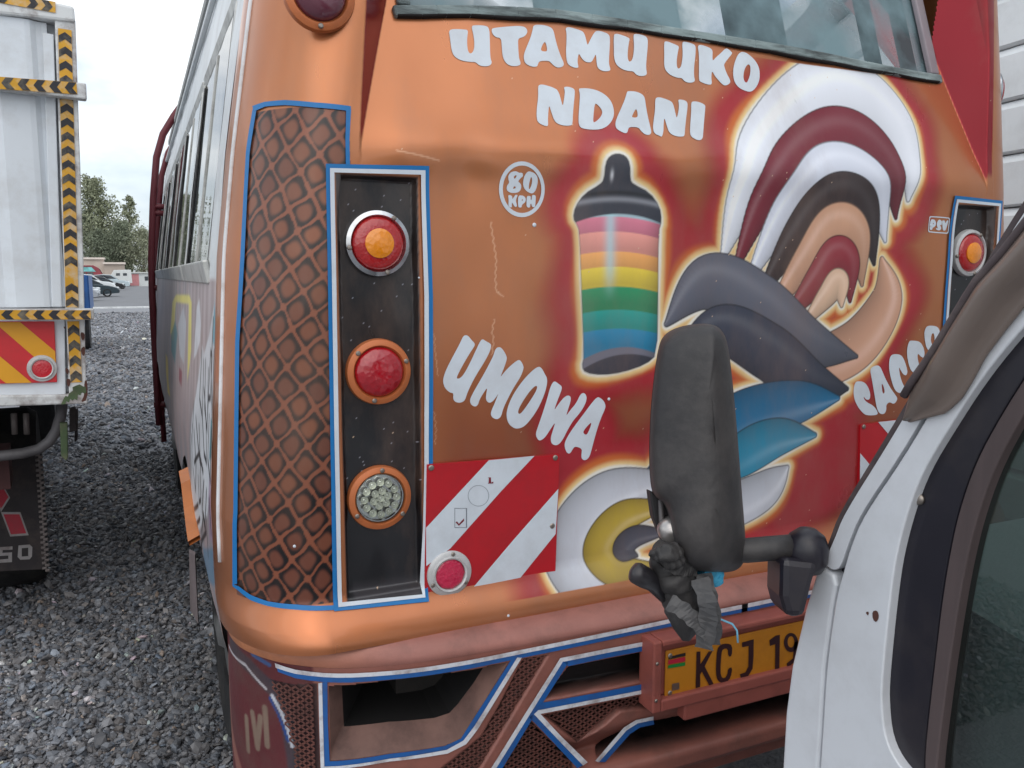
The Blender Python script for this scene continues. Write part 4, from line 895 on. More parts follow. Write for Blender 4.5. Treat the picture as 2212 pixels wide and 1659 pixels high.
sreg([(370, 720), (378, 690), (384, 720), (378, 790), (370, 760)], (60, 130, 140), .8); sreg([(384, 700), (396, 660), (402, 700), (398, 790), (388, 770)], (190, 194, 200), .8)
sreg([(358, 760), (362, 770), (368, 860), (362, 850)], (226, 200, 80), .9); sreg([(386, 790), (394, 800), (392, 840), (386, 826)], (140, 60, 74), .8)
sreg([(418, 780), (424, 660), (430, 640), (434, 700), (432, 740), (424, 770)], (216, 218, 222), .9)
sreg([(412, 1050), (414, 900), (424, 850), (437, 740), (441, 760), (452, 720), (462, 650), (464, 700), (462, 900), (458, 1050), (448, 1120), (440, 1200), (430, 1150), (416, 1100)], (206, 208, 212), .95)
sreg([(462, 640), (466, 700), (464, 760), (458, 740)], (60, 150, 170), .8); sreg([(456, 900), (463, 900), (462, 990), (452, 1000)], (40, 120, 130), .9); sreg([(452, 1030), (466, 1020), (466, 1180), (452, 1170)], (150, 120, 146), .7); sreg([(440, 1180), (464, 1180), (464, 1270), (450, 1240)], (70, 120, 150), .7)
for P_ in ([(448, 900), (455, 760), (458, 770), (455, 860), (450, 860)], [(416, 920), (417, 1010), (422, 1060), (424, 1000), (420, 930)], [(424, 900), (428, 960), (432, 1000), (430, 920)], [(428, 1030), (430, 1085), (434, 1080), (433, 1000)], [(432, 1120), (430, 1180), (436, 1190), (444, 1230), (446, 1150), (440, 1110), (436, 1150)], [(436, 900), (440, 980), (446, 1000), (444, 900), (440, 840)], [(420, 1000), (430, 980), (438, 1020)], [(446, 1120), (450, 1200)], [(414, 940), (413, 1050), (418, 1100)], [(436, 760), (431, 860), (436, 900), (440, 780)], [(444, 780), (441, 880), (447, 930), (450, 800)], [(460, 690), (456, 800), (459, 900), (462, 760)], [(452, 900), (449, 990), (455, 1040), (458, 930)], [(420, 870), (416, 930)], [(428, 1090), (424, 1140), (430, 1170)], [(440, 1040), (437, 1100), (443, 1140), (446, 1060)], [(452, 1080), (456, 1150)]):
    sstr(P_, .011, (26, 24, 28), .95)
T = mixc(T, copper, sstep(SY0 + .012, SY0 + .004, TY))
T = mixc(T, (214, 218, 220), sstep(1.585, 1.6, TZ))
T = mixc(T, (150, 90, 70), .6 * sstep(.7, .6, TZ))
SV = np.stack([side_xy(TY, TZ) + .0012 * np.sin(11 * TY) * np.sin(9 * TZ), TY, TZ], -1)
si = np.arange(TY.size).reshape(TY.shape)
ym = (TY[:-1, :-1] + TY[1:, 1:]) / 2; zm = (TZ[:-1, :-1] + TZ[1:, 1:]) / 2
hole = np.zeros(ym.shape, bool)
for a, b in wins: hole |= (ym > a) & (ym < b) & (zm > WZa) & (zm < WZb)
arch_c = (2.95, .52, .47); arch = np.hypot(ym - arch_c[0], zm - arch_c[1]) < arch_c[2]
arch |= np.hypot(ym - 6.6, zm - .5) < .47
SQ = np.stack([si[:-1, :-1], si[1:, :-1], si[1:, 1:], si[:-1, 1:]], -1)
sidem = mat('side_paint', (0, 0, 0), .42, var=.08, vscale=5, attr=True, dirt=(120, 110, 104), dscale=4, damt=.4)
big_mesh('side_skin', SV.reshape(-1, 3), SQ[~(hole | arch)], sidem, bus, cols=T.reshape(-1, 3))
SV2 = SV.copy(); SV2[..., 0] = 2 * XC - SV[..., 0]
big_mesh('side_skin', SV2.reshape(-1, 3), SQ[~(hole | arch)][:, ::-1], sidem, bus, cols=(np.zeros(T.shape) + lin(copper)).reshape(-1, 3))
# roof
white = mat('roof_white', (222, 226, 228), .4, var=.04, dirt=(150, 150, 146), dscale=3, damt=.35)
xr0 = float(side_x(2.78)); rv_ = []; yr = [Y0 + .28, Y0 + .33, Y0 + .5, 3, 5, 7.6, 8.15]; xs9 = np.linspace(0, 1, 15)
for y in yr: rv_.append([(xr0 + (2 * XC - 2 * xr0) * t, y, 2.775 + .13 * sin(pi * t) * (1 if y > Y0 + .4 else .4)) for t in xs9])
rv_ = np.array(rv_); ri_ = np.arange(rv_.shape[0] * 15).reshape(-1, 15)
mesh('roof', rv_.reshape(-1, 3), np.stack([ri_[:-1, :-1], ri_[:-1, 1:], ri_[1:, 1:], ri_[1:, :-1]], -1).reshape(-1, 4), white, bus, smooth=True)
top = B(); n_ = 40
for i in range(n_):
    a, b = i / n_, (i + 1) / n_
    def tp(t, k): 
        x = .36 + (2 * XC - .72) * t; return (x, float(rear_y(x, 2.65)) if k == 0 else Y0 + .30, 2.655 if k == 0 else 2.79 + .05 * sin(pi * t))
    top.add([tp(a, 0), tp(b, 0), tp(b, 1), tp(a, 1)], [(0, 1, 2, 3)])
top.build('roof_rear', white, bus, smooth=True)
B().box((XC, 8.3, 1.65), (2.0, .35, 2.2)).build('front_end', white, bus, bevel=.12, seg=4)
# gutter strip down the corner
B().tube([skin(.001)(.085, z) for z in np.linspace(1.0, 2.62, 40)], .005, 8).build('corner_trim', mat('trim_white', (220, 222, 224), .4, dirt=(140, 110, 90), dscale=18, damt=.5), bus, smooth=True)
B().tube([(float(side_x(2.5)) - .012, y, 2.50) for y in np.linspace(SY0 + .05, 7.6, 20)], .011, 8).build('rain_gutter', white, bus, smooth=True)
# side windows
alu = mat('window_aluminium', (196, 196, 192), .42, .55, var=.1, dirt=(96, 92, 86), dscale=14, damt=.65); rub = mat('window_rubber', (40, 40, 42), .7, dirt=(120, 116, 110), dscale=16, damt=.5)
sg_ = glass('side_glass', (120, 135, 135), 2.1, .05, (160, 168, 168), bump=.003)
def sp(y, z, o): return np.array([float(side_xy(y, z)) - o, y, z])
def bar(bd, a, b, w, t, o):
    """bar along the side skin from a to b (y, z)"""
    A_, B_ = sp(*a, o), sp(*b, o); d = B_ - A_; ln = np.linalg.norm(d); d /= ln; nrm = np.array([-1, 0, -.18]); nrm -= d * (nrm @ d); nrm /= np.linalg.norm(nrm); s_ = np.cross(d, nrm)
    bd.box((A_ + B_) / 2, (ln, w, t), np.stack([d, s_, nrm], 1))
for i, (a, b) in enumerate(wins):
    fr = B(); 
    for (p, q, w_) in (((a, WZa + .02), (a, WZb - .02), .045), ((b, WZa + .02), (b, WZb - .02), .045), ((a - .02, WZb - .005), (b + .02, WZb - .005), .045)): bar(fr, p, q, w_ * .7, .006, .0)
    f_ = fr.build('window', alu, bus, bevel=.002)
    s_ = B(); bar(s_, (a - .025, WZa + .008), (b + .025, WZa + .008), .055, .014, .005); s_.build('sill', alu, f_, bevel=.004)
    d_ = B(); m_ = (a + b) / 2; bar(d_, (m_, WZa + .03), (m_, WZb - .03), .03, .004, .0); d_.build('mullion', alu, f_)
    for yy in (a + .02, b - .02): r_ = B(); bar(r_, (yy, WZa + .03), (yy, WZb - .03), .02, .004, .0005); r_.build('rubber_seal', rub, f_)
    for (u0, u1, o_) in ((a + .01, m_ + .02, -.0005), (m_ - .01, b - .01, -.0025)):
        q = B(); q.add([sp(u0, WZa + .01, o_), sp(u1, WZa + .01, o_), sp(u1, WZb - .01, o_), sp(u0, WZb - .01, o_)], [(0, 1, 2, 3)]); q.build('pane', sg_, f_)
    # the far side has the same openings
    q = B(); 
    for P_ in ((a, b),): q.add([(2 * XC - float(side_x(z)) + .01, y, z) for y, z in ((a, WZa), (b, WZa), (b, WZb), (a, WZb))], [(0, 1, 2, 3)])
    q.build('far_pane', sg_, f_)
# ---- rear window
rwm = glass('rear_glass', (44, 58, 62), 1.5, .6, (122, 144, 150), bump=.004)
gw = B(); nn = 24
for i in range(nn):
    x0_, x1_ = WX0 - .01 + (WX1 - WX0 + .02) * i / nn, WX0 - .01 + (WX1 - WX0 + .02) * (i + 1) / nn
    gw.add([(x, float(Y0 + lean(z)) + .012, z) for x, z in ((x0_, float(WZ(x0_)) - .01), (x1_, float(WZ(x1_)) - .01), (x1_, 2.61), (x0_, 2.61))], [(0, 1, 2, 3)])
rw = gw.build('rear_window', rwm, bus, smooth=True)
seal = mat('grimy_seal', (128, 142, 142), .8, var=.4, vscale=26, dirt=(26, 26, 28), dscale=15, damt=1., bump=.003, bscale=60, aniso=(.35, 1, 2))
def seal_bar(name, pts, w_, m__=None):
    b = B(); P = [np.array([x, float(Y0 + lean(z)) - .002, z]) for x, z in pts]
    for p, q in zip(P[:-1], P[1:]):
        d = q - p; ln = np.linalg.norm(d); d /= ln; up = np.array([0, .3, 1.]) if abs(d[0]) > .5 else np.array([1., 0, 0]); up = up - d * (up @ d); up /= np.linalg.norm(up)
        b.box((p + q) / 2, (ln + .002, w_, .016), np.stack([d, up, np.cross(d, up)], 1))
    return b.build(name, m__ or seal, rw, bevel=.004)
seal_bar('seal', [(x, float(WZ(x)) + .012 + .002 * sin(9 * x)) for x in np.linspace(WX0 - .01, WX1 + .01, 18)], .024)
seal_bar('seal', [(WX0 + .012, 2.14), (WX0 + .012, 2.6)], .028); seal_bar('seal', [(WX1 - .012, 2.15), (WX1 - .012, 2.6)], .032, mat('seal_pale', (150, 140, 146), .6, var=.2, dirt=(90, 84, 90)))
seal_bar('seal_gap', [(x, float(WZ(x)) + .001 + .0015 * sin(31 * x)) for x in np.linspace(WX0 - .005, WX1, 30)], .006, mat('gap_black', (22, 16, 16), .9))
# ---- inside the bus: seats seen through the glass, floor, lining
inr = mat('lining', (150, 150, 148), .8, var=.1); seatm = mat('seat_cloth', (104, 62, 74), .9, var=.25, vscale=6); seatg = mat('seat_grey', (92, 96, 106), .85, var=.2)
B().box((XC, 5, 1.0), (2.0, 6.2, .06)).build('floor', inr, bus); B().box((XC, 5, 2.74), (1.9, 6.0, .03)).build('ceiling_lining', inr, bus)
for r_ in range(5):
    for k_2 in range(4):
        x = .52 + k_2 * .49 + (.06 if k_2 > 1 else 0); y = 2.25 + r_ * .95
        b = B().box((x, y, 1.95), (.43, .1, .95), np.array(Matrix.Rotation(radians(-8), 3, 'X'))); b.box((x, y + .28, 1.45), (.43, .48, .13))
        st_ = b.build('seat', seatm if (k_2 + r_) % 3 else seatg, bus, bevel=.05, seg=3)
        B().tube([(x - .17, y + .02, 2.30), (x - .15, y + .05, 2.47), (x + .15, y + .05, 2.47), (x + .17, y + .02, 2.30)], .011, 8).build('seat_rail', mat('rail_orange', (214, 96, 70), .4), st_, smooth=True)
# ---- ladder on the side, near the front
mar = mat('maroon_tube', (96, 30, 40), .5, .1, var=.1, dirt=(60, 30, 30), dscale=8)
for j, yy in enumerate((6.85, 7.3)):
    P = [at_y(px, py, yy) for px, py in ((344, 918), (340, 860), (334, 740), (329, 640), (327, 560), (331, 430), (338, 340), (352, 290), (375, 252), (398, 220), (420, 190))]
    if j: P = [p + np.array([.03, 0, -.14]) for p in P]
    B().tube(P, .026 if j == 0 else .022, 10).build('ladder_rail', mar, bus, smooth=True)
for px, py in ((334, 622), (338, 875), (334, 460), (334, 446)):
    p = at_y(px - 6, py, 6.85); B().tube([p, (float(side_x(p[2])) + .02 + (.06 if py > 800 else 0), p[1], p[2])], .022, 8).build('ladder_bracket', mar, bus, smooth=True)
# ---- wheel, arch lip and mud flap at the near corner
tyre = mat('tyre', (26, 26, 28), .85, var=.2, dirt=(74, 70, 66), dscale=6, bump=.004, bscale=30)
for yy in (2.95, 6.6):
    for xx, sgn in ((.33, -1), (2 * XC - .33, 1)):
        w_ = B().lathe((xx, yy, .40), (sgn, 0, 0), [(.2, -.11), (.38, -.12), (.405, -.09), (.405, .09), (.38, .12), (.22, .11), (.2, .05), (.0001, .05)], 40).build('wheel', tyre, bus, smooth=True, auto=40)
        B().lathe((xx, yy, .40), (sgn, 0, 0), [(.21, .06), (.2, .10), (.12, .07), (.08, .13), (.0001, .14)], 28).build('rim', mat('rim_grey', (150, 150, 150), .5, .5, dirt=(70, 60, 50)), w_, smooth=True)
lipm = mat('arch_orange', (186, 112, 60), .5, dirt=(150, 90, 60), dscale=9)
P = [at_x(px, py, .098) for px, py in ((386, 1018), (391, 1045), (397, 1100), (403, 1150), (406, 1170))]
b = B()
for p, q in zip(P[:-1], P[1:]): b.add([p, q, q + [.034, .02, .01], p + [.034, .02, .01], p + [.004, 0, -.012], q + [.004, 0, -.012], q + [.038, .02, -.002], p + [.038, .02, -.002]], [(0, 1, 2, 3), (4, 7, 6, 5), (0, 4, 5, 1)])
b.build('arch_lip', lipm, bus)
P = [at_x(px, py, .125) for px, py in ((408, 1192), (421, 1200), (428, 1348), (411, 1318))]
B().prism(P, (.004, .03, 0)).build('mud_flap', mat('flap_grey', (112, 100, 100), .8, var=.2, vscale=20), bus)
B().box((XC, 4.8, .62), (1.6, 6.2, .25)).build('chassis', mat('chassis_black', (30, 28, 28), .8, dirt=(70, 60, 54)), bus)

# ================================================================== WHITE BOX TRUCK on the left
TH = radians(-4.0)
tF = np.array([sin(TH), cos(TH), 0]); tR = np.array([cos(TH), -sin(TH), 0]); tP = np.array([-.17, 3.6, 0])
UPZ = np.array([0, 0, 1.])
def tpt(a, z, o=0.): return tP + tR * a + UPZ * z - tF * o          # o: proud of the rear face
def at_t(px, py, o=0.):
    p = at_plane(px, py, tP - tF * o, tF); return (float((p - tP) @ tR), float(p[2]))
def AT(P, o=0.): return [at_t(*p, o) for p in P]
truck = empty('truck', tuple(tP + tF * 3 - tR * 1.1), 'white corrugated box truck with black and yellow chevron tape, rear at left edge', 'truck')
twhite = mat('truck_white', (214, 220, 226), .45, var=.05, vscale=3, dirt=(150, 140, 128), dscale=5, damt=.35)
tworn = mat('truck_white_worn', (212, 214, 214), .55, var=.08, vscale=6, dirt=(88, 56, 44), dscale=9, damt=.95)
tyel = mat('tape_yellow', (212, 156, 30), .5, var=.12, dirt=(196, 190, 176), dscale=16, damt=.9); tblk = mat('tape_black', (40, 40, 46), .6, var=.2, vscale=20, dirt=(150, 140, 120), dscale=14, damt=.7)
def edge_a(z): return float(np.interp(z, [.9, 1.1, 1.67, 2.54, 2.8], AT([(186, 960), (187, 873), (180, 553), (163, 43), (158, -100)]) and [at_t(187, 950)[0], at_t(187, 873)[0], at_t(180, 553)[0], at_t(163, 43)[0], at_t(159, -60)[0]]))
ztop = at_t(160, 12)[1]; zbot = at_t(180, 872)[1]
# corrugated rear panel
b = B(); w = -2.25; ribs = [(-.012, 0)]
avals = np.arange(w, at_t(125, 400)[0], .018)
def corr(a): 
    t = (a / .27) % 1.0; return .022 * (sstep(.0, .14, t) - sstep(.5, .64, t))
zr0, zr1 = at_t(60, 664)[1], at_t(60, 40)[1]
for i in range(len(avals) - 1):
    a0, a1 = avals[i], avals[i + 1]
    b.add([tpt(a0, zr0, -.03 + corr(a0)), tpt(a1, zr0, -.03 + corr(a1)), tpt(a1, zr1, -.03 + corr(a1)), tpt(a0, zr1, -.03 + corr(a0))], [(0, 1, 2, 3)])
b.build('door_panel', twhite, truck, smooth=False)
def tslab(name, P, o0, o1, mt, bevel=.004, parent=None):
    """outline on the rear face (photo points), from o0 to o1 proud"""
    q = AT(P, o1); return B().prism([tpt(a, z, o1) for a, z in q], tF * (o1 - o0)).build(name, mt, parent or truck, bevel=bevel)
tslab('corner_post', [(118, 40), (163, 43), (180, 553), (187, 868), (150, 870), (137, 553)], -.08, 0, tworn)
tslab('door_edge', [(92, 70), (116, 74), (134, 664), (112, 664)], -.06, -.012, twhite)
tslab('top_rail', [(-40, -25), (60, -8), (160, 13), (163, 48), (60, 36), (-40, 26)], -.1, .012, tworn, .01)
tslab('hinge_bar', [(-40, 165), (90, 172), (186, 179), (188, 215), (90, 203), (-40, 190)], .0, .05, tworn, .006)
tslab('sill_bar', [(-40, 668), (203, 667), (204, 691), (-40, 691)], .0, .06, tworn, .006)
tslab('tail_panel', [(-40, 692), (140, 692), (142, 853), (-40, 857)], -.06, -.02, twhite)
tslab('bottom_sill', [(-40, 855), (142, 853), (188, 845), (190, 872), (-40, 880)], -.1, .004, tworn, .006)
# the body behind the rear frame
zz = [zbot, ztop]; b = B()
bl = [tpt(edge_a(zbot) - .006, zbot, -.07), tpt(edge_a(ztop) - .006, ztop, -.07), tpt(w, ztop, -.07), tpt(w, zbot, -.07)]
b.prism(bl, tF * 4.6).build('box_body', twhite, truck)
B().box(tpt(-1.1, 1.5, -5.7), (2.0, 1.7, 2.0), np.stack([tR, tF, UPZ], 1)).build('cab', twhite, truck, bevel=.08, seg=3)
def tape(P0, P1, wpx, n, o, pts_out, flip=1, start=0):
    """chevron tape between two photo points, wpx wide"""
    A_, C_ = np.array(at_t(*P0, o)), np.array(at_t(*P1, o)); d = C_ - A_; ln = np.linalg.norm(d); d /= ln; nrm = np.array([-d[1], d[0]]); hw = wpx / 2 * .00192
    q = lambda u, v: tpt(*(A_ + d * u + nrm * v), o)
    t_ = B().add([q(0, -hw), q(ln, -hw), q(ln, hw), q(0, hw)], [(0, 1, 2, 3)]).build('chevron_tape', tyel, truck)
    st_ = ln / n; k2 = st_ * .5; hh = hw * .96
    for i in range(n):
        u = (i + .2) * st_
        if random.random() < .04: continue
        o2 = .0012; q2 = lambda u, v: tpt(*(A_ + d * u + nrm * v), o + o2); s_ = k2 * .6 * flip
        m0 = u + (s_ if flip > 0 else 0); 
        if flip > 0: vs = [q2(u + s_, -hh), q2(u, 0), q2(u + s_, hh), q2(u + s_ + k2, hh), q2(u + k2, 0), q2(u + s_ + k2, -hh)]
        else: vs = [q2(u, -hh), q2(u - s_, 0), q2(u, hh), q2(u + k2, hh), q2(u - s_ + k2, 0), q2(u + k2, -hh)]
        B().add(vs, [(0, 1, 4, 5), (1, 2, 3, 4)]).build('chevron', tblk, t_)
tape((140, 63), (156, 664), 23, 20, .0035, None); tape((158, 694), (165, 826), 21, 4, .0035, None)
tape((-40, 178), (166, 190), 24, 6, .0535, None, -1) if False else tape((-40, 176), (166, 191), 22, 6, .0535, None); tape((-40, 680), (200, 680), 19, 8, .0635, None) if False else tape((-40, 680), (196, 680), 18, 7, .0635, None)
tape((120, 16), (-40, -14), 20, 5, .0155, None)
# marker board and reflector
tred = mat('marker_red', (206, 40, 48), .4, var=.06, dirt=(150, 60, 50), dscale=10, damt=.3); tam = mat('marker_yellow', (226, 160, 30), .4, var=.06)
ZT = lambda P, oy=553.: [(x / 3, oy + y / 3) for x, y in P]
tb = tslab('marker_board', ZT([(-140, 424), (352, 424), (370, 818), (-140, 832)]), -.02, -.008, tred, .002)
for s_ in ([(-140, 430), (130, 428), (358, 618), (364, 770), (330, 748), (0, 462), (-140, 340 + 90)], [(-140, 540), (0, 650), (205, 821), (40, 825), (-140, 690)]):
    q = AT(ZT(s_), -.008); sheet('yellow_stripe', q, [], lambda a, z: tpt(a, z, -.0068), tam, tb, .2)
rc = at_t(90.7, 796, 0); c_ = tpt(*rc, -.008)
rg = B().lathe(c_, -tF, [(.034, 0), (.034, .012), (.038, .013), (.042, .006), (.050, .005), (.051, 0)], 40, cap=False).build('round_reflector', wring, truck, smooth=True, auto=50)
B().lathe(c_, -tF, [(.034, 0), (.034, .007), (.02, .009), (.0001, .0095)], 32).build('lens', lens('marker_lens', (196, 30, 44), .2, .001, 120), rg)
green = mat('old_green', (74, 92, 62), .75, var=.35, vscale=18, dirt=(120, 110, 90), dscale=14, damt=.6)
sheet('green_patch', AT(ZT([(395, 962), (412, 925), (425, 905), (440, 912), (446, 892), (472, 872), (470, 850), (496, 838), (516, 832), (540, 846), (556, 850), (560, 884), (545, 892), (532, 880), (520, 902), (505, 898), (500, 935), (482, 924), (470, 938), (455, 925), (446, 950), (430, 940), (424, 960)]), .006), [], lambda a, z: tpt(a, z, .0062), green, truck, .1)
rust = mat('rust_patch', (84, 52, 44), .85, var=.3, vscale=40)
for P_ in ([(520, 490), (550, 500), (548, 540), (528, 546)], [(522, 600), (552, 580), (550, 650), (530, 640)], [(425, 720), (450, 740), (440, 770), (425, 750)], [(430, 790), (460, 800), (450, 850), (434, 840)], [(545, 810), (566, 800), (568, 930), (520, 950), (548, 900)], [(410, 455), (425, 460), (420, 475)], [(435, 485), (450, 482), (448, 505)]):
    sheet('rust_patch', chaikin(AT(ZT(P_), .0005), 1), [], lambda a, z: tpt(a, z, .0048), rust, truck, .1)
# under the body
ub = mat('under_dark', (40, 36, 38), .8, var=.3, dirt=(84, 74, 70), dscale=6, damt=.5)
def tu(px, py, o): a, z = at_t(px, py, o); return tpt(a, z, o)
B().tube([tu(*p, -.25) for p in ((134, 872), (131, 900), (122, 930), (107, 953), (84, 970), (50, 979), (0, 985), (-80, 992))], .022, 10).build('bumper_tube', mat('tube_grey', (96, 94, 96), .6, .2, var=.2, dirt=(50, 46, 46), dscale=10), truck, smooth=True)
tslab('bracket', [(129, 914), (146, 914), (147, 990), (142, 996), (132, 985)], -.13, -.09, green, .004)
tslab('bracket', [(150, 884), (164, 880), (166, 930), (150, 935)], -.5, -.45, ub)
for x in (30, 56): B().tube([tu(x, 893, -.5), tu(x + 2, 938, -.5)], .012, 8).build('spring_shackle', mat('shackle', (120, 112, 110), .6, .3), truck, smooth=True)
B().box(tpt(-1.1, .83, -2.4), (.8, 4.4, .22), np.stack([tR, tF, UPZ], 1)).build('chassis', ub, truck)
B().box(tpt(-.62, .80, -.45), (.6, .2, .16), np.stack([tR, tF, UPZ], 1)).build('cross_member', mat('red_oxide', (70, 38, 38), .8, var=.3), truck)
FO = -.8
flapm = mat('flap_rubber', (50, 46, 48), .85, var=.25, vscale=8, dirt=(98, 84, 78), dscale=5, damt=.6)
fl = tslab('mud_flap', [(-160, 985), (86, 985), (100, 1230), (-160, 1243)], FO - .015, FO, flapm)
dred = mat('flap_red', (170, 36, 56), .6, var=.12, dirt=(110, 60, 60), dscale=12); dwh = mat('flap_white', (150, 146, 146), .7, var=.2, dirt=(90, 70, 66), dscale=14, damt=.7)
def fprint(name, P, holes=(), mt=dred, o=.0012): sheet(name, AT(P, FO), [AT(h, FO) for h in holes], lambda a, z: tpt(a, z, FO + o), mt, fl, .1)
for D_ in ([(2, 1106), (44, 1106), (62, 1156), (22, 1159)], [(-22, 1044), (2, 1040), (22, 1075), (2, 1106)], [(-2, 1106), (-44, 1106), (-66, 1158), (-24, 1161)]):
    c = np.mean(D_, 0); fprint('emblem_diamond', [tuple(c + (np.array(p) - c) * 1.0) for p in D_], mt=dwh); fprint('emblem_diamond', [tuple(c + (np.array(p) - c) * .82) for p in D_], o=.0026)
fprint('letter', [(-4, 1182), (27, 1180), (27, 1187), (6, 1188), (5, 1194), (26, 1193), (26, 1214), (-6, 1216), (-6, 1209), (18, 1207), (18, 1200), (-5, 1201)], mt=dwh)
fprint('letter', [(40, 1178), (64, 1176), (70, 1182), (69, 1202), (64, 1208), (44, 1209), (38, 1203)], [[(47, 1184), (61, 1183), (61, 1201), (47, 1202)]], mt=dwh)
fprint('letter', [(-16, 1181), (-9, 1181), (-10, 1216), (-38, 1217), (-38, 1181), (-31, 1181), (-31, 1209), (-17, 1208)], mt=dwh)
fprint('letter', [(-46, 1181), (-70, 1182), (-71, 1217), (-63, 1217), (-63, 1204), (-48, 1203), (-48, 1197), (-63, 1197), (-63, 1189), (-46, 1188)], mt=dwh)
ch = B()
for i in range(46):
    t = i / 45; p = tu(84 + 16 * t, 982 + 250 * t, FO + .012); n = np.array([.006 * (1 if i % 2 else -1), 0, 0])
    ch.box(p + n, (.02, .014, .013))
ch.build('flap_chain', mat('chain_steel', (118, 110, 108), .6, .5, var=.2), truck, bevel=.003)
for oo, xx in ((-1.35, -.38), (-1.35, -1.85), (-5.6, -.35), (-5.6, -1.85)):
    wl = B().lathe(tpt(xx, .46, oo), tR, [(.22, -.13), (.43, -.14), (.46, -.10), (.46, .10), (.43, .14), (.24, .13), (.2, .05), (.0001, .05)], 36).build('wheel', tyre, truck, smooth=True, auto=40)
    B().lathe(tpt(xx, .46, oo), tR, [(.23, .06), (.2, .1), (.1, .08), (.0001, .12)], 24).build('rim', mat('rim_red', (110, 44, 44), .6, dirt=(60, 50, 46)), wl, smooth=True)
tslab('tail_lamp', [(163, 886), (169, 884), (168, 950), (161, 955)], -1.0, -.95, ub)

# ================================================================== BLUE FLATBED behind the truck
bt = empty('flatbed_trailer', (-1.9, 21, 0), 'blue flatbed trailer standing beyond the white box truck', 'trailer')
blu = mat('flatbed_blue', (26, 84, 146), .5, var=.15, dirt=(20, 60, 110), dscale=3, damt=.5)
XR = at_y(191, 650, 19.5)[0]
B().box((XR - 1.1, 19.53, 1.25), (2.2, .06, .72)).build('tailboard', blu, bt, bevel=.01)
for i in range(3): B().box((XR - .12 - i * .95, 19.48, 1.28), (.09, .05, .78)).build('board_post', mat('flatbed_post', (44, 112, 178), .5), bt, bevel=.008)
for xx in (XR, XR - 2.2): B().box((xx, 20.4, 1.25), (.05, 1.66, .7)).build('sideboard', blu, bt)
B().box((XR - 1.1, 20.4, .84), (2.2, 1.7, .1)).build('bed', ub, bt); B().box((XR - 1.1, 19.6, .62), (2.0, .1, .16)).build('rear_bumper', blu, bt)
B().box((XR - .12, 19.55, .75), (.16, .06, .1)).build('tail_lamp', redl, bt, bevel=.01)
for yy in (20.3,):
    for xx in (XR - .16, XR - 2.04): B().lathe((xx, yy, .42), (1, 0, 0), [(.0001, -.12), (.4, -.12), (.42, -.08), (.42, .08), (.4, .12), (.0001, .12)], 28).build('wheel', tyre, bt, smooth=True, auto=40)

# ================================================================== PARKED CARS (nose to the right)
cgl = mat('car_glass', (40, 48, 56), .06, var=.0, coat=1., spec=.8)
def make_car(name, prof, cabin, wd, wheels, r, paintm, lampz):
    root = empty(name)
    # body: side profile swept across the width with rounded shoulders
    def loft(pr, ws, nm, mt, par):
        n = len(pr); vs = []; fs = []
        for y, sc, dz in ws: vs += [(x * sc + (1 - sc) * .0, y, z + dz * (z > .5)) for x, z in pr]
        for i in range(len(ws) - 1):
            for k in range(n): fs.append((i * n + k, i * n + (k + 1) % n, (i + 1) * n + (k + 1) % n, (i + 1) * n + k))
        fs += [tuple(reversed(range(n))), tuple(range((len(ws) - 1) * n, len(ws) * n))]
        bb = B(); bb.add(vs, fs); return bb.build(nm, mt, par, smooth=True, auto=28)
    h = wd / 2
    loft(prof, [(-h, .965, -.05), (-h + .06, .99, -.01), (-h + .2, 1, 0), (h - .2, 1, 0), (h - .06, .99, -.01), (h, .965, -.05)], 'body', paintm, root)
    loft(cabin, [(-h + .17, .97, -.03), (-h + .24, 1, 0), (h - .24, 1, 0), (h - .17, .97, -.03)], 'roof', paintm, root)
    # glazing set just outside the cabin
    c = np.array(cabin); cm = c.mean(0)
    for y in (-h + .155, h - .155):
        g = B(); q = [(cm[0] + (x - cm[0]) * .86, y, cm[1] + .02 + (z - cm[1]) * .68) for x, z in cabin]; g.add(q, [tuple(range(len(q)))]); g.build('side_window', cgl, root)
    x0, z0 = cabin[-1]; x1, z1 = cabin[-2]
    wsn = B(); e = .012; wsn.add([(x0 * .98 + x1 * .02 + e, -h + .24, z0 + .02 + e), (x0 * .98 + x1 * .02 + e, h - .24, z0 + .02 + e), (x1 + e, h - .27, z1 - .02 + e), (x1 + e, -h + .27, z1 - .02 + e)], [(0, 1, 2, 3)]); wsn.build('windscreen', cgl, root)
    for wx in wheels:
        for y, s_ in ((-h + .1, -1), (h - .1, 1)):
            w_ = B().lathe((wx, y, r), (0, s_, 0), [(.0001, -.1), (r - .02, -.1), (r, -.06), (r, .07), (r - .03, .105), (r * .66, .10)], 24, cap=False).build('wheel', tyre, root, smooth=True)
            B().lathe((wx, y, r), (0, s_, 0), [(r * .66, .09), (r * .5, .085), (.0001, .1)], 20, cap=False).build('rim', mat('alloy', (170, 172, 176), .35, .7), w_, smooth=True)
    xm = max(p[0] for p in prof)
    for y in (-h + .25, h - .25):
        B().box((xm - .14, y, lampz), (.24, .36, .12)).build('headlamp', mat('car_lamp', (214, 220, 224), .15, coat=.8), root, bevel=.04)
        B().box((-xm + .06, y, lampz + .1), (.14, .34, .14)).build('tail_lamp', redl, root, bevel=.03)
    B().box((xm - .02, 0, .42), (.06, wd * .7, .18)).build('grille', mat('car_grille', (24, 24, 26), .6), root, bevel=.02)
    return root
def copy_tree(o, parent=None):
    c = o.copy(); COL.objects.link(c); c.parent = parent
    for chd in list(o.children): copy_tree(chd, c)
    return c
def repaint(root, mt):
    for ob in root.children:
        if ob.name.split('.')[0] in ('body', 'roof'):
            ob.data = ob.data.copy(); ob.data.materials[0] = mt
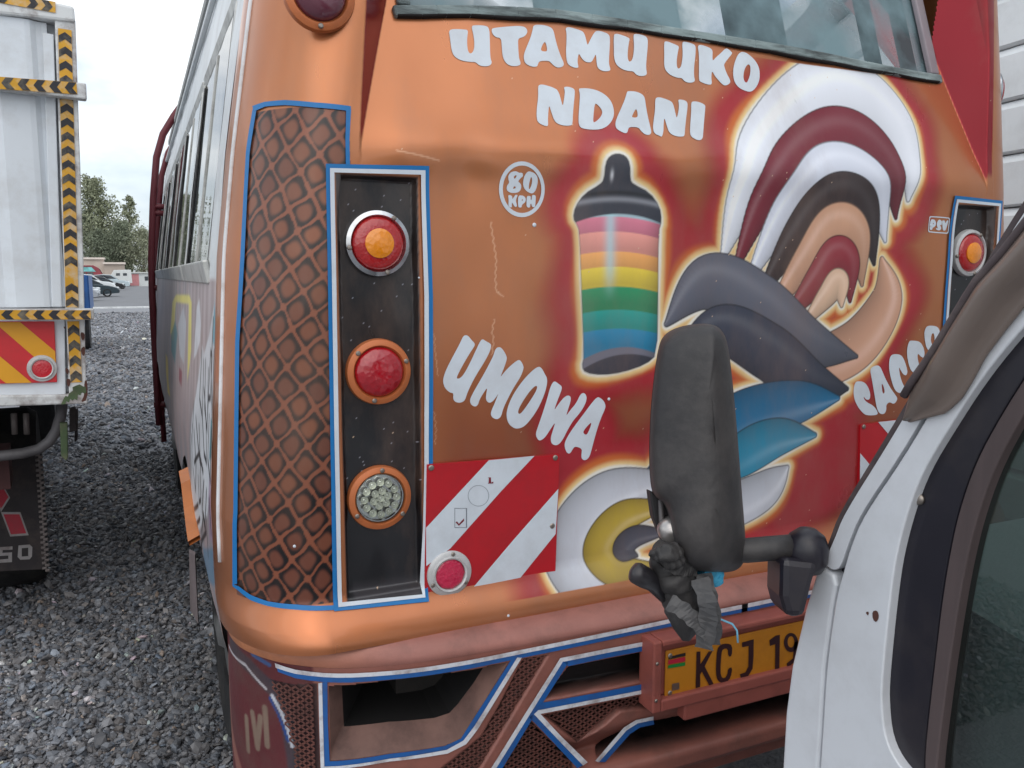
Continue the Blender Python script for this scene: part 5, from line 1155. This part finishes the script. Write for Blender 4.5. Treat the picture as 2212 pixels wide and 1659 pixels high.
sedp = [(-2.2, .30), (-2.22, .62), (-2.1, .92), (-1.6, .98), (-.9, .95), (.7, .93), (1.5, .84), (2.05, .70), (2.22, .55), (2.2, .28), (1.2, .2), (-1.2, .2)]
sedc = [(-1.75, .94), (-1.0, 1.36), (-.3, 1.46), (.25, 1.42), (1.15, .90)]
suvp = [(-2.2, .36), (-2.24, .80), (-2.2, 1.1), (-.9, 1.1), (.8, 1.08), (1.7, 1.0), (2.15, .82), (2.24, .6), (2.2, .34), (1.2, .28), (-1.2, .28)]
suvc = [(-2.15, 1.08), (-1.95, 1.60), (-.6, 1.72), (.3, 1.66), (1.05, 1.06)]
def cp(n, c): return mat(n, c, .22, .2, var=.0, coat=.8)
sed = make_car('sedan_car', sedp, sedc, 1.72, (-1.32, 1.36), .31, cp('teal_dark', (34, 52, 60)), .68)
suv = make_car('suv_car', suvp, suvc, 1.8, (-1.34, 1.38), .36, cp('white_car', (222, 226, 228)), .86)
GRPC = 'cars parked in a row across the lot'
def put(o, nosepx, gy, lab, mt=None, rz=0., cat='car'):
    g = at_z(nosepx, gy, 0); o.location = (g[0] - 2.2, g[1], 0.004); o.rotation_euler = (0, 0, radians(rz)); tag(o, lab, cat, GRPC)
    if mt: repaint(o, mt)
put(copy_tree(sed), 217, 643, 'silver sedan mostly hidden behind the blue trailer, second nearest of the row', cp('silver_car', (190, 196, 200)), 4)
put(copy_tree(sed), 213, 650, 'pale grey sedan nearest of the row, only its bonnet past the blue trailer', cp('grey_car', (160, 164, 170)), 4)
put(copy_tree(sed), 269, 627, 'black saloon parked behind the dark teal sedan', cp('black_car', (20, 20, 24)), 0)
put(copy_tree(suv), 281, 624, 'pale silver hatchback farthest right in the row', cp('silver_blue', (186, 200, 206)), 0)
put(sed, 257.5, 640.5, 'dark teal sedan in front of the row with nose to the right', None, 4)
put(suv, 250, 632, 'white high roofed car between the teal sedan and black saloon', None, 0)

# far bus, kiosk, sheds
fb = empty('far_bus', tuple(at_d(205, 600, 112)[:2]) + (0,), 'small red and blue painted bus far across the lot, above the car row', 'bus')
q = at_d(226, 600, 112); fx, fy = q[0], q[1]
prof_ = [(-6, .5), (-6, 2.9), (-1.3, 2.95), (-.7, 2.6), (0, 1.3), (0, .5)]
B().prism([(fx + x, fy, z) for x, z in prof_], (0, 2.2, 0)).build('body', mat('far_bus_red', (136, 60, 66), .5, var=.3, vscale=1.2), fb, bevel=.08)
B().prism([(fx + x, fy - .03, z) for x, z in [(-5.8, 2.1), (-5.8, 2.7), (-1.5, 2.7), (-1.0, 2.1)]], (0, .02, 0)).build('painted_band', mat('far_bus_band', (120, 190, 190), .5, var=.5, vscale=1.5), fb)
for i in range(5): B().box((fx - 5.3 + i * .9, fy - .04, 1.72), (.74, .04, .56)).build('window', cgl, fb)
B().prism([(fx - .62 + .03, fy - .01 + .1, 2.5), (fx + .03, fy + .09, 1.35), (fx + .03, fy + 2.1, 1.35), (fx - .59, fy + 2.1, 2.5)], (.02, 0, .01)).build('windscreen', cgl, fb)
for x in (-1.2, -4.6): B().lathe((fx + x, fy, .45), (0, 1, 0), [(.0001, -.05), (.45, -.05), (.45, .2), (.0001, .2)], 20).build('wheel', tyre, fb)
kk = at_d(262, 600, 118); ks = empty('caravan', (kk[0], kk[1], 0), 'white caravan kiosk with sloping front far behind the silver hatchback', 'caravan')
wsh = mat('far_white', (214, 218, 216), .6, var=.06)
B().prism([(kk[0] + x, kk[1], z) for x, z in [(-1.4, .5), (-1.4, 1.5), (-.9, 2.35), (1.3, 2.4), (1.4, .5)]], (0, 2, 0)).build('body', wsh, ks, bevel=.05)
for x in (-.4, .5): B().box((kk[0] + x, kk[1] - .02, 1.75), (.5, .04, .35)).build('window', cgl, ks)
B().lathe((kk[0] - .8, kk[1], .4), (0, 1, 0), [(.0001, -.05), (.4, -.05), (.4, .2), (.0001, .2)], 20).build('wheel', tyre, ks)
sh = at_d(300, 600, 122); shd = empty('shed', (sh[0], sh[1], 0), 'low white shed with a pink wall panel far across the lot', 'shed')
B().box((sh[0] + 1.2, sh[1] + 1.5, .95), (5.0, 3, 1.9)).build('wall', wsh, shd); B().box((sh[0] + .9, sh[1] + 1.4, 2.0), (5.8, 3.5, .16)).build('roof', mat('far_roof', (206, 208, 204), .6), shd)
B().box((sh[0] - .6, sh[1] - .03, .95), (1.2, .04, 1.7)).build('pink_panel', mat('far_pink', (206, 140, 142), .7), shd); B().box((sh[0] + 1.0, sh[1] - .03, 1.15), (.45, .04, .6)).build('window', cgl, shd)
for i, (pxl, pxr, zt_, dd, c_, lb_) in enumerate(((150, 225, 4.1, 131, (196, 182, 170), 'long beige shed with a flat pale roof below the trees, left of the pair'), (226, 270, 3.3, 129, (178, 164, 152), 'brownish shed with a pale roof edge below the trees, right of the pair'))):
    a = at_d(pxl, 595, dd); b_ = at_d(pxr, 595, dd); o = empty('long_shed', (float((a[0] + b_[0]) / 2), float(a[1]), 0), lb_, 'shed')
    B().box(((a[0] + b_[0]) / 2, a[1] + 2, zt_ / 2), (abs(b_[0] - a[0]), 4, zt_)).build('wall', mat('shed_wall%d' % i, c_, .8, var=.12, vscale=.8), o)
    B().box(((a[0] + b_[0]) / 2, a[1] + 1.9, zt_ + .18), (abs(b_[0] - a[0]) + .3, 4.6, .3)).build('roof', mat('shed_roof%d' % i, (218, 206, 196), .7, var=.1), o)

# ================================================================== TREES
leafm = [mat('foliage_a', (140, 145, 118), .8, var=.35, vscale=1.2), mat('foliage_b', (116, 124, 104), .8, var=.35, vscale=1.2), mat('foliage_c', (150, 154, 130), .8, var=.3, vscale=1.2)]  # leaf colours lightened: distance haze put into them
bark = mat('bark', (92, 80, 70), .9, var=.3)
def tree(px, D, h, rad, lean_, label, seed, mi, nl=6500, plumes=60):
    r = np.random.default_rng(seed); p0 = at_d(px, 595, D); root = empty('tree', (p0[0], p0[1], 0), label, 'tree', 'trees behind the parking lot')
    base = np.array([p0[0], p0[1], 0.]); top = base + np.array([lean_, 0, h])
    tr = B().tube([base, base + (top - base) * .35 + [.1, 0, 0], base + (top - base) * .7, top], [.02 * h, .015 * h, .009 * h, .002 * h], 8)
    V = []; per = nl // plumes
    for k in range(plumes):
        t = .16 + .82 * (k + r.random()) / plumes; s0 = base + (top - base) * t
        wdt = rad * (1.0 - .78 * ((t - .3) / .7) ** 1.3 if t > .3 else .55 + 1.5 * (t - .16)) * r.uniform(.45, 1.15)
        a = r.uniform(0, 2 * pi); end = s0 + np.array([cos(a) * wdt, sin(a) * wdt, wdt * r.uniform(.15, .9)])
        if k % 3 == 0: tr.tube([s0, (s0 + end) / 2 + [0, 0, -.1], end], [.006 * h * (1.1 - t), .004 * h * (1.1 - t), .01], 5)
        q = r.random(per) ** .7; c = s0 + (end - s0) * q[:, None] + r.normal(0, 1, (per, 3)) * (np.array([.20, .20, .26]) * wdt * .75 + .08)
        V.append(c)
    tr.build('trunk', bark, root, smooth=True)
    c = np.vstack(V); n = len(c); sz = r.uniform(.12, .30, (n, 1)) * (h / 14) ** .5
    u = r.normal(size=(n, 3)); u[:, 2] += .6; u /= np.linalg.norm(u, axis=1)[:, None]; v = np.cross(u, r.normal(size=(n, 3))); v /= np.linalg.norm(v, axis=1)[:, None]
    P = np.stack([c - u * sz, c + v * sz * .45, c + u * sz, c - v * sz * .45], 1).reshape(-1, 3)
    big_mesh('crown', P, np.arange(4 * n).reshape(-1, 4), leafm[mi], root, smooth=False)
tree(250, 150, 18.6, 5.2, -3.0, 'tallest tree with a feathery crown leaning left above the parked cars', 1, 0, 9000, 90)
tree(281, 158, 16.5, 2.4, .6, 'slender wispy tree just left of the maroon ladder', 2, 0, 3600, 50)
tree(196, 150, 13.0, 3.6, .3, 'bushy dark tree partly hidden behind the white truck', 3, 1, 6000, 60)
tree(262, 145, 10.5, 4.2, .5, 'broad low dark tree below and right of the tallest tree', 4, 1, 7000, 70)
tree(310, 145, 9.4, 4.4, .2, 'rounded pale green tree half behind the maroon ladder', 5, 2, 6500, 70)
tree(222, 142, 9.0, 4.0, 0, 'low broad tree in front of the tallest tree trunk', 6, 1, 6000, 60)

# ================================================================== WHITE SIDED BUILDING on the right
WD = radians(8.4); wdir = np.array([sin(WD), cos(WD), 0]); wn_ = np.array([-cos(WD), sin(WD), 0]); w0 = np.array([4.3, 3.0, 0])
bld = empty('metal_building', tuple(w0), 'white building with horizontal metal siding at right edge behind the bus', 'building')
sidg = mat('siding_white', (226, 230, 232), .45, var=.04, vscale=2, dirt=(170, 170, 168), dscale=3, damt=.3)
Rw = np.stack([wdir, -wn_, UPZ], 1)
for i in range(15):
    z = .14 + i * .28
    bb = B(); L0, L1 = -9, 12
    pf = [(0, z - .137), (.034, z - .125), (.034, z + .095), (.012, z + .128), (0, z + .137)]
    bb.prism([w0 + wdir * L0 + wn_ * o + UPZ * zz_ for o, zz_ in pf] + [w0 + wdir * L0 - wn_ * .03 + UPZ * (z + .137), w0 + wdir * L0 - wn_ * .03 + UPZ * (z - .137)], wdir * (L1 - L0)).build('siding_panel', sidg, bld)
B().box(w0 + wdir * 1.5 - wn_ * 2.1 + UPZ * 2.1, (21, 4, 4.18), Rw).build('wall', sidg, bld)
B().box(w0 + wdir * 1.5 - wn_ * 2.0 + UPZ * 4.28, (21.4, 4.6, .12), Rw).build('roof', sidg, bld)

# ================================================================== WHITE VAN in the right foreground (front towards +Y)
VX = .70
van = empty('van', (VX + .85, -.9, 0), 'white van with smoky window visor close in the right foreground', 'van')
vw = mat('van_white', (212, 215, 220), .3, var=.03, vscale=3, coat=.6, dirt=(164, 162, 162), dscale=5, damt=.4)
vblk = mat('van_black', (26, 24, 34), .35, var=.1, vscale=20, dirt=(70, 62, 60), dscale=8, damt=.35); vrub = mat('van_rubber', (74, 64, 66), .7, var=.2, vscale=30, dirt=(120, 108, 104), dscale=20, damt=.5)
def AV(P, x=VX): return [np.array(at_x(px, py, x)) for px, py in P]
def vslab(name, P, x0, x1, mt, bevel=.004, parent=None, sm=0, seg=3):
    """outline read at the outer face x0, body running inwards to x1"""
    P = chaikin(P, sm) if sm else P
    return B().prism(AV(P, x0), (x1 - x0, 0, 0)).build(name, mt, parent or van, bevel=bevel, seg=seg)
# rubber at the windscreen side of the pillar
ch1 = lambda P: chaikin(P, 2, closed=False)
rubL = [(2330, 255), (2212, 430), (2136, 553), (2060, 688), (1980, 830), (1900, 965), (1812, 1108), (1793, 1160), (1774, 1212)]; rubR = [(2340, 268), (2224, 440), (2150, 556), (2073, 693), (1991, 836), (1911, 971), (1822, 1112), (1803, 1163), (1780, 1214)]
rubL, rubR = ch1(rubL), ch1(rubR)
vslab('windscreen_rubber', rubL + rubR[::-1], VX + .012, VX + .05, vrub, .002)
# outer rail of the pillar
railR = [(2368, 290), (2256, 470), (2182, 580), (2105, 712), (2022, 850), (1944, 985), (1858, 1110), (1830, 1180), (1816, 1224), (1802, 1233), (1786, 1224), (1779, 1206)]
railR = ch1(railR)
vslab('pillar_rail', rubR[:-2] + railR[::-1], VX + .002, VX + .05, vw, .008)
# front wing below the pillar
vslab('front_wing', [(1768, 1216), (1776, 1226), (1800, 1240), (1806, 1266), (1797, 1320), (1781, 1439), (1773, 1573), (1766, 1680), (1760, 1800), (1690, 1800), (1689, 1660), (1696, 1539), (1709, 1439), (1739, 1313)], VX + .002, VX + .06, vw, .007)
# door frame
doorL = [(2378, 300), (2262, 476), (2188, 586), (2110, 718), (2028, 856), (1950, 990), (1864, 1114), (1836, 1182), (1820, 1240), (1811, 1268), (1801, 1320), (1785, 1439), (1777, 1573), (1770, 1680), (1764, 1800)]
doorR = [(2520, 330), (2400, 470), (2290, 620), (2180, 740), (2110, 830), (2046, 930), (1992, 1020), (1960, 1106), (1936, 1199), (1925, 1273), (1914, 1373), (1905, 1473), (1904, 1523), (1912, 1599), (1942, 1656), (1990, 1700), (2060, 1730)]
doorL, doorR = ch1(doorL), ch1(doorR)
vd = vslab('front_door', doorL + [(2060, 1800)] + doorR[::-1], VX, VX + .05, vw, .010)
vslab('door_gap', ch1([(2375, 296), (2259, 473), (2185, 583), (2107, 715), (2025, 853), (1947, 988), (1861, 1112), (1833, 1181), (1818, 1232), (1807, 1266), (1799, 1320), (1783, 1439), (1775, 1573), (1768, 1680)]) + ch1([(2381, 300), (2265, 478), (2191, 588), (2113, 720), (2031, 858), (1953, 992), (1867, 1116), (1839, 1184), (1824, 1242), (1813, 1268), (1804, 1320), (1788, 1439), (1780, 1573), (1773, 1680)])[::-1], VX + .018, VX + .03, vblk, 0)
# black quarter panel, channel and glass
qR = [(2560, 360), (2420, 520), (2320, 660), (2230, 790), (2160, 900), (2106, 1000), (2070, 1106), (2050, 1200), (2034, 1300), (2020, 1420), (2006, 1540), (1996, 1640), (2000, 1706)]
qR = ch1(qR)
vslab('quarter_panel', [p for p in doorR if p[1] < 1702] + qR[::-1][1:], VX + .012, VX + .03, vblk, .002, vd)
chR = [(2590, 380), (2450, 540), (2352, 680), (2264, 810), (2196, 920), (2144, 1020), (2108, 1126), (2086, 1220), (2068, 1320), (2050, 1440), (2034, 1560), (2022, 1660), (2024, 1716)]
chR = ch1(chR)
vslab('window_channel', qR + chR[::-1], VX + .008, VX + .03, mat('channel_dark', (78, 66, 66), .6, var=.25, vscale=40, aniso=(1, 1, .1)), .002, vd)
vg = glass('van_glass', (130, 150, 144), 1.85, .05, (110, 120, 116), bump=.002)
B().add(AV(chR + [(2024, 1716), (2700, 1900), (3600, 1900), (3600, -300), (2900, 100)], VX + .02), [tuple(range(len(chR) + 5))]).build('door_glass', vg, vd)
for px, py in ((1987, 1078), (1916, 1585)):
    p = at_x(px, py, VX + .012); B().lathe(p, (-1, 0, 0), [(.006, 0), (.006, .002), (.003, .004), (.0001, .004)], 14).build('screw', screwm, vd, smooth=True)
# rust chip on the door
sheet('rust_chip', chaikin([tuple(at_x(*p, VX)[1:]) for p in ((1885, 1320), (1896, 1318), (1900, 1332), (1894, 1345), (1886, 1338))], 1), [], lambda a, z: (VX - .0006, a, z), rust, vd, .1)
sheet('rust_chip', chaikin([tuple(at_x(*p, VX)[1:]) for p in ((1870, 1322), (1878, 1321), (1876, 1331))], 1), [], lambda a, z: (VX - .0006, a, z), rust, vd, .1)
# smoky visor over the top of the window: a curved shell standing off the door
visL = [(2420, 230), (2300, 400), (2179, 553), (2126, 610), (2083, 680), (2036, 757), (1995, 815), (1973, 845), (1966, 870), (1956, 905)]
visR = [(2520, 330), (2400, 470), (2290, 600), (2212, 660), (2170, 712), (2126, 770), (2096, 826), (2074, 862), (2040, 893), (1962, 912)]
vv = []; nn = 10
A_ = AV(visL, VX - .004); C_ = AV(visR, VX - .006)
def resamp(P, n):
    P = np.array(P); d = np.concatenate([[0], np.cumsum(np.linalg.norm(np.diff(P, axis=0), axis=1))]); t = np.linspace(0, d[-1], n); return np.stack([np.interp(t, d, P[:, k]) for k in range(3)], 1)
A_, C_ = resamp(A_, 40), resamp(C_, 40)
for k in range(nn + 1):
    t = k / nn; bulge = .022 * sin(pi * min(1, t * 1.15 + .12)) ; vv.append(A_ * (1 - t) + C_ * t - np.array([bulge, 0, 0]) * np.concatenate([np.ones(30), np.linspace(1, .25, 10)])[:, None])
vv = np.array(vv); vi = np.arange(vv.shape[0] * 40).reshape(-1, 40)
M = bpy.data.materials.new('smoky_visor'); M.use_nodes = True; t_ = M.node_tree; pbs = t_.nodes['Principled BSDF']; pbs.inputs['Base Color'].default_value = (*lin((120, 106, 98)), 1); pbs.inputs['Roughness'].default_value = .28; pbs.inputs['Alpha'].default_value = .80; pbs.inputs['Coat Weight'].default_value = .3
o = mesh('window_visor', vv.reshape(-1, 3), np.stack([vi[:-1, :-1], vi[:-1, 1:], vi[1:, 1:], vi[1:, :-1]], -1).reshape(-1, 4), M, van, smooth=True); sm_ = o.modifiers.new('solid', 'SOLIDIFY'); sm_.thickness = .003
B().tube(A_[2:38:2] - [.012, 0, 0], .004, 6).build('visor_tape', vrub, o, smooth=True)
# the rest of the van: lower body, roof, windscreen, nose, far side, cabin
vb = B()
vb.prism([(VX + .01, y, z) for y, z in [(-3.5, .45), (-3.5, 1.0), (.72, .98), (.86, .84), (.98, .68), (1.03, .45), (.95, .42), (.55, .42), (-2.0, .42)]], (1.7, 0, 0)).build('lower_body', vw, van, bevel=.03)
def py_(px, py): return at_x(px, py, VX)
pt_ = py_(2378, 270)
slope = (pt_[1] - at_x(1812, 1108, VX)[1]) / (pt_[2] - at_x(1812, 1108, VX)[2])
ytop = float(pt_[1] + slope * (1.95 - pt_[2])); zt0 = 1.0; yb = float(at_x(1812, 1108, VX)[1] + slope * (1.0 - at_x(1812, 1108, VX)[2]))
wq = at_x(1790, 1195, VX); ws = B().add([(VX + .06, float(wq[1]), float(wq[2])), (VX + 1.64, float(wq[1]), float(wq[2])), (VX + 1.58, ytop + .02, 1.93), (VX + .10, ytop + .02, 1.93)], [(0, 1, 2, 3)]).build('windscreen', vg, van)
B().prism([(VX + .055, y, z) for y, z in [(float(wq[1]), float(wq[2])), (.72, .985), (.4, .985), (.4, float(wq[2]) - .05)]], (1.59, 0, 0)).build('cowl', vw, van)
B().prism([(VX + .02, y, z) for y, z in [(ytop + .03, 1.92), (ytop - .12, 2.02), (-3.4, 2.02), (-3.5, 1.9)]], (1.68, 0, 0)).build('roof', vw, van, bevel=.03)
B().add([(VX + 1.65, y, z) for y, z in [(float(wq[1]), float(wq[2])), (ytop, 1.93), (ytop - .1, 1.93), (.4, 1.0), (.7, 1.0)]], [(0, 1, 2, 3, 4)]).build('far_pillar', vw, van)
for y in (-.75, -2.0, -3.42):
    B().box((VX + 1.66, y, 1.46), (.05, .12, .92)).build('pillar', vw, van); B().box((VX + .035, y, 1.46), (.05, .12, .92)).build('pillar', vw, van)
B().add([(VX + .03, y, z) for y, z in [(-.8, 1.0), (-3.45, 1.0), (-3.45, 1.92), (-.8, 1.92)]], [(0, 1, 2, 3)]).build('side_glass', vg, van)
B().box((VX + .85, -3.5, 1.5), (1.66, .05, .96)).build('tailgate', vw, van)
cabm = mat('cab_trim', (52, 48, 54), .8, var=.15)
B().box((VX + .85, .45, .98), (1.55, .5, .25)).build('dashboard', cabm, van, bevel=.06)
for x in (.45, 1.25):
    b = B().box((VX + x, -.42, 1.2), (.46, .14, .7), np.array(Matrix.Rotation(radians(12), 3, 'X'))); b.box((VX + x, -.15, .9), (.48, .5, .16)); b.box((VX + x, -.5, 1.66), (.26, .1, .2)); b.build('seat', cabm, van, bevel=.05)
ring = B(); pr_ = [np.array([VX + .45, .18, 1.12]) + .18 * np.array([cos(a), .35 * sin(a), .94 * sin(a)]) for a in np.linspace(0, 2 * pi, 33)]
ring.tube(pr_, .014, 8, cap=False).build('steering_wheel', vblk, van, smooth=True)
for y in (.45, -2.6):
    for x, s_ in ((VX + .1, -1), (VX + 1.62, 1)): B().lathe((x, y, .33), (s_, 0, 0), [(.0001, -.09), (.31, -.09), (.33, -.06), (.33, .06), (.31, .09), (.18, .09), (.0001, .07)], 30).build('wheel', tyre, van, smooth=True, auto=40)
for x in (VX + .22, VX + 1.48): B().box((x, .97, .62), (.3, .1, .16)).build('headlamp', mat('car_lamp', (214, 220, 224), .15, coat=.8), van, bevel=.03)

# ---- door mirror on its arm, patched with tape (parts of the van)
MD = .955
def am(px, py, d=MD): return np.array(at_d(px, py, d))
plast = mat('mirror_plastic', (46, 44, 45), .5, var=.08, vscale=14, dirt=(104, 98, 94), dscale=5, damt=.5, bump=.0008, bscale=70)
outl = [(1422, 748), (1436, 722), (1462, 708), (1500, 700), (1532, 699), (1556, 708), (1572, 738), (1582, 820), (1592, 930), (1602, 1060), (1611, 1170), (1610, 1205), (1600, 1226), (1578, 1236), (1530, 1236), (1492, 1231), (1468, 1212), (1452, 1160), (1440, 1090), (1412, 1072), (1404, 1040), (1402, 960), (1408, 850)]
OL = np.array(chaikin(outl, 2)); oc = np.array([1512., 975.])
rings = []
for d_, sc, sh_ in ((-.050, .30, 10), (-.049, .66, 8), (-.045, .86, 5), (-.037, .945, 3), (-.022, .988, 1), (-.004, 1.0, 0), (.022, 1.0, 0), (.0235, .988, 0), (.0265, .988, 0), (.028, 1.004, 0), (.060, .985, 0), (.066, .95, 0)):
    rr = []
    for p in OL:
        q = oc + np.array([sh_, 0]) + (p - oc) * np.array([sc, 1 - (1 - sc) * .72])
        tq = (q[0] - 1546) / 150; bow = (.034 * sqrt(tq * tq + .006) if tq < 0 else .075 * sqrt(tq * tq + .006)) * (1 if d_ < 0 else 0)
        rr.append(am(q[0], q[1], MD + d_ + bow))
    rings.append(rr)
rings = np.array(rings); nO = len(OL); mi_ = np.arange(rings.shape[0] * nO).reshape(-1, nO)
fs = [(mi_[i, k], mi_[i, (k + 1) % nO], mi_[i + 1, (k + 1) % nO], mi_[i + 1, k]) for i in range(len(rings) - 1) for k in range(nO)] + [tuple(mi_[0][::-1]), tuple(mi_[-1])]
bb = B(); bb.add(rings.reshape(-1, 3), fs); mir_o = bb.build('door_mirror', plast, van, smooth=True, auto=62)
B().prism([am(*p, MD + .085) for p in ((1430, 760), (1560, 740), (1596, 1190), (1480, 1200), (1440, 1060), (1420, 1050))], FWD * .003).build('mirror_glass', mat('mirror_silver', (210, 214, 218), .03, 1., var=0), mir_o)
# inside the broken shell: brackets and a pale ball joint
shell = mat('shell_dark', (30, 28, 30), .6, var=.2, vscale=20)
B().prism([am(*p, MD + .03) for p in ((1404, 1062), (1446, 1082), (1460, 1190), (1440, 1190), (1412, 1120))], FWD * .03).build('broken_edge', shell, mir_o, bevel=.002)
B().tube([am(1428, 1080, MD + .02), am(1431, 1180, MD + .02)], .0035, 8).build('stem', mat('stem_grey', (96, 92, 92), .5, .5), mir_o, smooth=True)
B().lathe(am(1452, 1146, MD + .012), -FWD, [(.016, -.01), (.016, 0), (.013, .008), (.007, .012), (.0001, .0135)], 20).build('ball_joint', mat('joint_silver', (190, 184, 180), .3, .8), mir_o, smooth=True)
# rod with a rounded end
rod = mat('rod_black', (36, 34, 38), .35, var=.1, vscale=20, dirt=(90, 84, 84), dscale=10, damt=.4)
P_ = [am(1364, 1232, MD - .02), am(1368, 1234, MD - .02), am(1376, 1238, MD - .019), am(1392, 1247, MD - .01), am(1410, 1257, MD), am(1450, 1292, MD + .03)]
B().tube(P_, [.003, .0105, .0125, .0125, .0110, .0118], 16).build('mirror_rod', rod, mir_o, smooth=True)
# arm to the hinge and the hinge block
arm = [am(1560, 1190, MD + .01), am(1612, 1189, MD + .005), am(1660, 1185, MD), am(1712, 1181, MD - .005)]
B().tube(arm, [.013, .0142, .0142, .0142], 20).build('mirror_arm', plast, mir_o, smooth=True)
hb = B(); c0 = am(1742, 1183, MD - .005)
hb.lathe(c0 - UPZ * .028, UPZ, [(.0001, 0), (.018, .001), (.024, .012), (.0245, .03), (.020, .042), (.010, .050), (.0001, .052)], 24)
hb.build('hinge_knob', vblk, mir_o, smooth=True)
hs = B(); hs.prism([am(*p, MD - .03) for p in ((1690, 1206), (1772, 1214), (1758, 1260), (1748, 1300), (1740, 1335), (1700, 1335), (1688, 1290))], FWD * .06); hs.build('hinge_base', vblk, mir_o, bevel=.008)
# tape bandage: a crumpled lump, straps and blue cord
tapem = mat('tape_dark', (44, 42, 42), .6, var=.3, vscale=30, bump=.003, bscale=45, dirt=(84, 80, 78), dscale=12, damt=.6); tapeg = mat('tape_grey', (66, 66, 68), .55, var=.2, vscale=20, dirt=(104, 100, 98), dscale=14, damt=.6)
def lump(name, path, rad, mt, seed, n=18, amp=.2):
    """wrapped, creased tape: a tube with folded ridges running round it at an angle"""
    r = np.random.default_rng(seed); m_ = 44; n = 36; P = resamp([am(x, y, d) for x, y, d in path], m_); rs = np.interp(np.linspace(0, 1, m_), np.linspace(0, 1, len(rad)), rad)
    b = B().tube(P, list(rs), n); V = np.array(b.v).reshape(m_, n, 3); c = P[:, None, :]
    ii, kk = np.meshgrid(np.arange(m_), np.arange(n), indexing='ij'); th = 2 * pi * kk / n; u = ii / m_
    ph = r.uniform(0, 6, 6)
    f = .10 * np.abs(np.sin(9 * u + 1.0 * th + ph[0] + .8 * np.sin(2 * th + ph[1]))) + .10 * np.sin(2 * th + 5 * u + ph[2]) + .07 * np.abs(np.sin(21 * u - 2 * th + ph[3])) + .04 * np.sin(5 * th + 17 * u + ph[4])
    b.v = [tuple(p) for p in (c + (V - c) * (.9 + f * amp / .1)[..., None]).reshape(-1, 3)]
    return b.build(name, mt, mir_o, smooth=True, auto=40)
lump('tape_bandage', [(1434, 1182, MD), (1448, 1215, MD + .01), (1466, 1262, MD + .015), (1478, 1310, MD + .015), (1482, 1350, MD + .012), (1482, 1384, MD + .01)], [.016, .024, .030, .026, .023, .022, .016, .004], tapem, 3, 20, .10)
lump('tape_bandage', [(1405, 1196, MD - .02), (1440, 1200, MD - .03), (1480, 1206, MD - .01)], [.004, .012, .012, .006], tapem, 8, 12, .2)
lump('cord_wrap', [(1520, 1226, MD + .01), (1540, 1240, MD + .012), (1550, 1262, MD + .012)], [.010, .013, .012, .008], mat('cord_blue', (70, 168, 206), .7, var=.25, vscale=60), 5, 12, .12)
def strap(name, pts, wd, mt, tw=0):
    P = resamp([am(x, y, d) for x, y, d in pts], 16); vs = []; fs = []
    for i, p in enumerate(P):
        t = P[min(i + 1, 15)] - P[max(i - 1, 0)]; t /= np.linalg.norm(t); s_ = np.cross(t, FWD); s_ /= np.linalg.norm(s_); s_ = s_ * cos(tw * i / 15) + FWD * sin(tw * i / 15)
        w_ = wd * (1 + .12 * sin(i * 1.7)); fo = FWD * .0012 * sin(i * 1.1); vs += [p - s_ * w_ + fo, p - s_ * w_ * .1 - fo, p + s_ * w_ * (1 + .1 * sin(i * 3.1)) + fo * .5]
    for i in range(15): fs += [(3 * i, 3 * i + 1, 3 * i + 4, 3 * i + 3), (3 * i + 1, 3 * i + 2, 3 * i + 5, 3 * i + 4)]
    o = mesh(name, vs, fs, mt, mir_o, smooth=False); md = o.modifiers.new('solid', 'SOLIDIFY'); md.thickness = .0014; return o
strap('tape_strap', [(1520, 1240, MD - .01), (1530, 1275, MD - .022), (1540, 1320, MD - .022), (1544, 1365, MD - .02), (1540, 1392, MD - .016)], .0085, tapeg, .3)
strap('tape_strap', [(1512, 1250, MD - .02), (1528, 1300, MD - .03), (1530, 1350, MD - .026), (1520, 1400, MD - .02)], .010, tapeg, -.4)
strap('tape_strap', [(1446, 1300, MD - .018), (1476, 1318, MD - .024), (1500, 1340, MD - .024), (1530, 1372, MD - .022)], .009, tapeg, .5)
strap('tape_strap', [(1436, 1216, MD - .018), (1470, 1226, MD - .022), (1505, 1228, MD - .01)], .009, tapem, .2)
B().tube([am(1545, 1334, MD - .015), am(1562, 1340, MD - .016), am(1582, 1348, MD - .016), am(1592, 1362, MD - .016), am(1594, 1388, MD - .016)], .0012, 6).build('loose_cord', mat('cord_pale', (110, 170, 196), .7), mir_o, smooth=True)
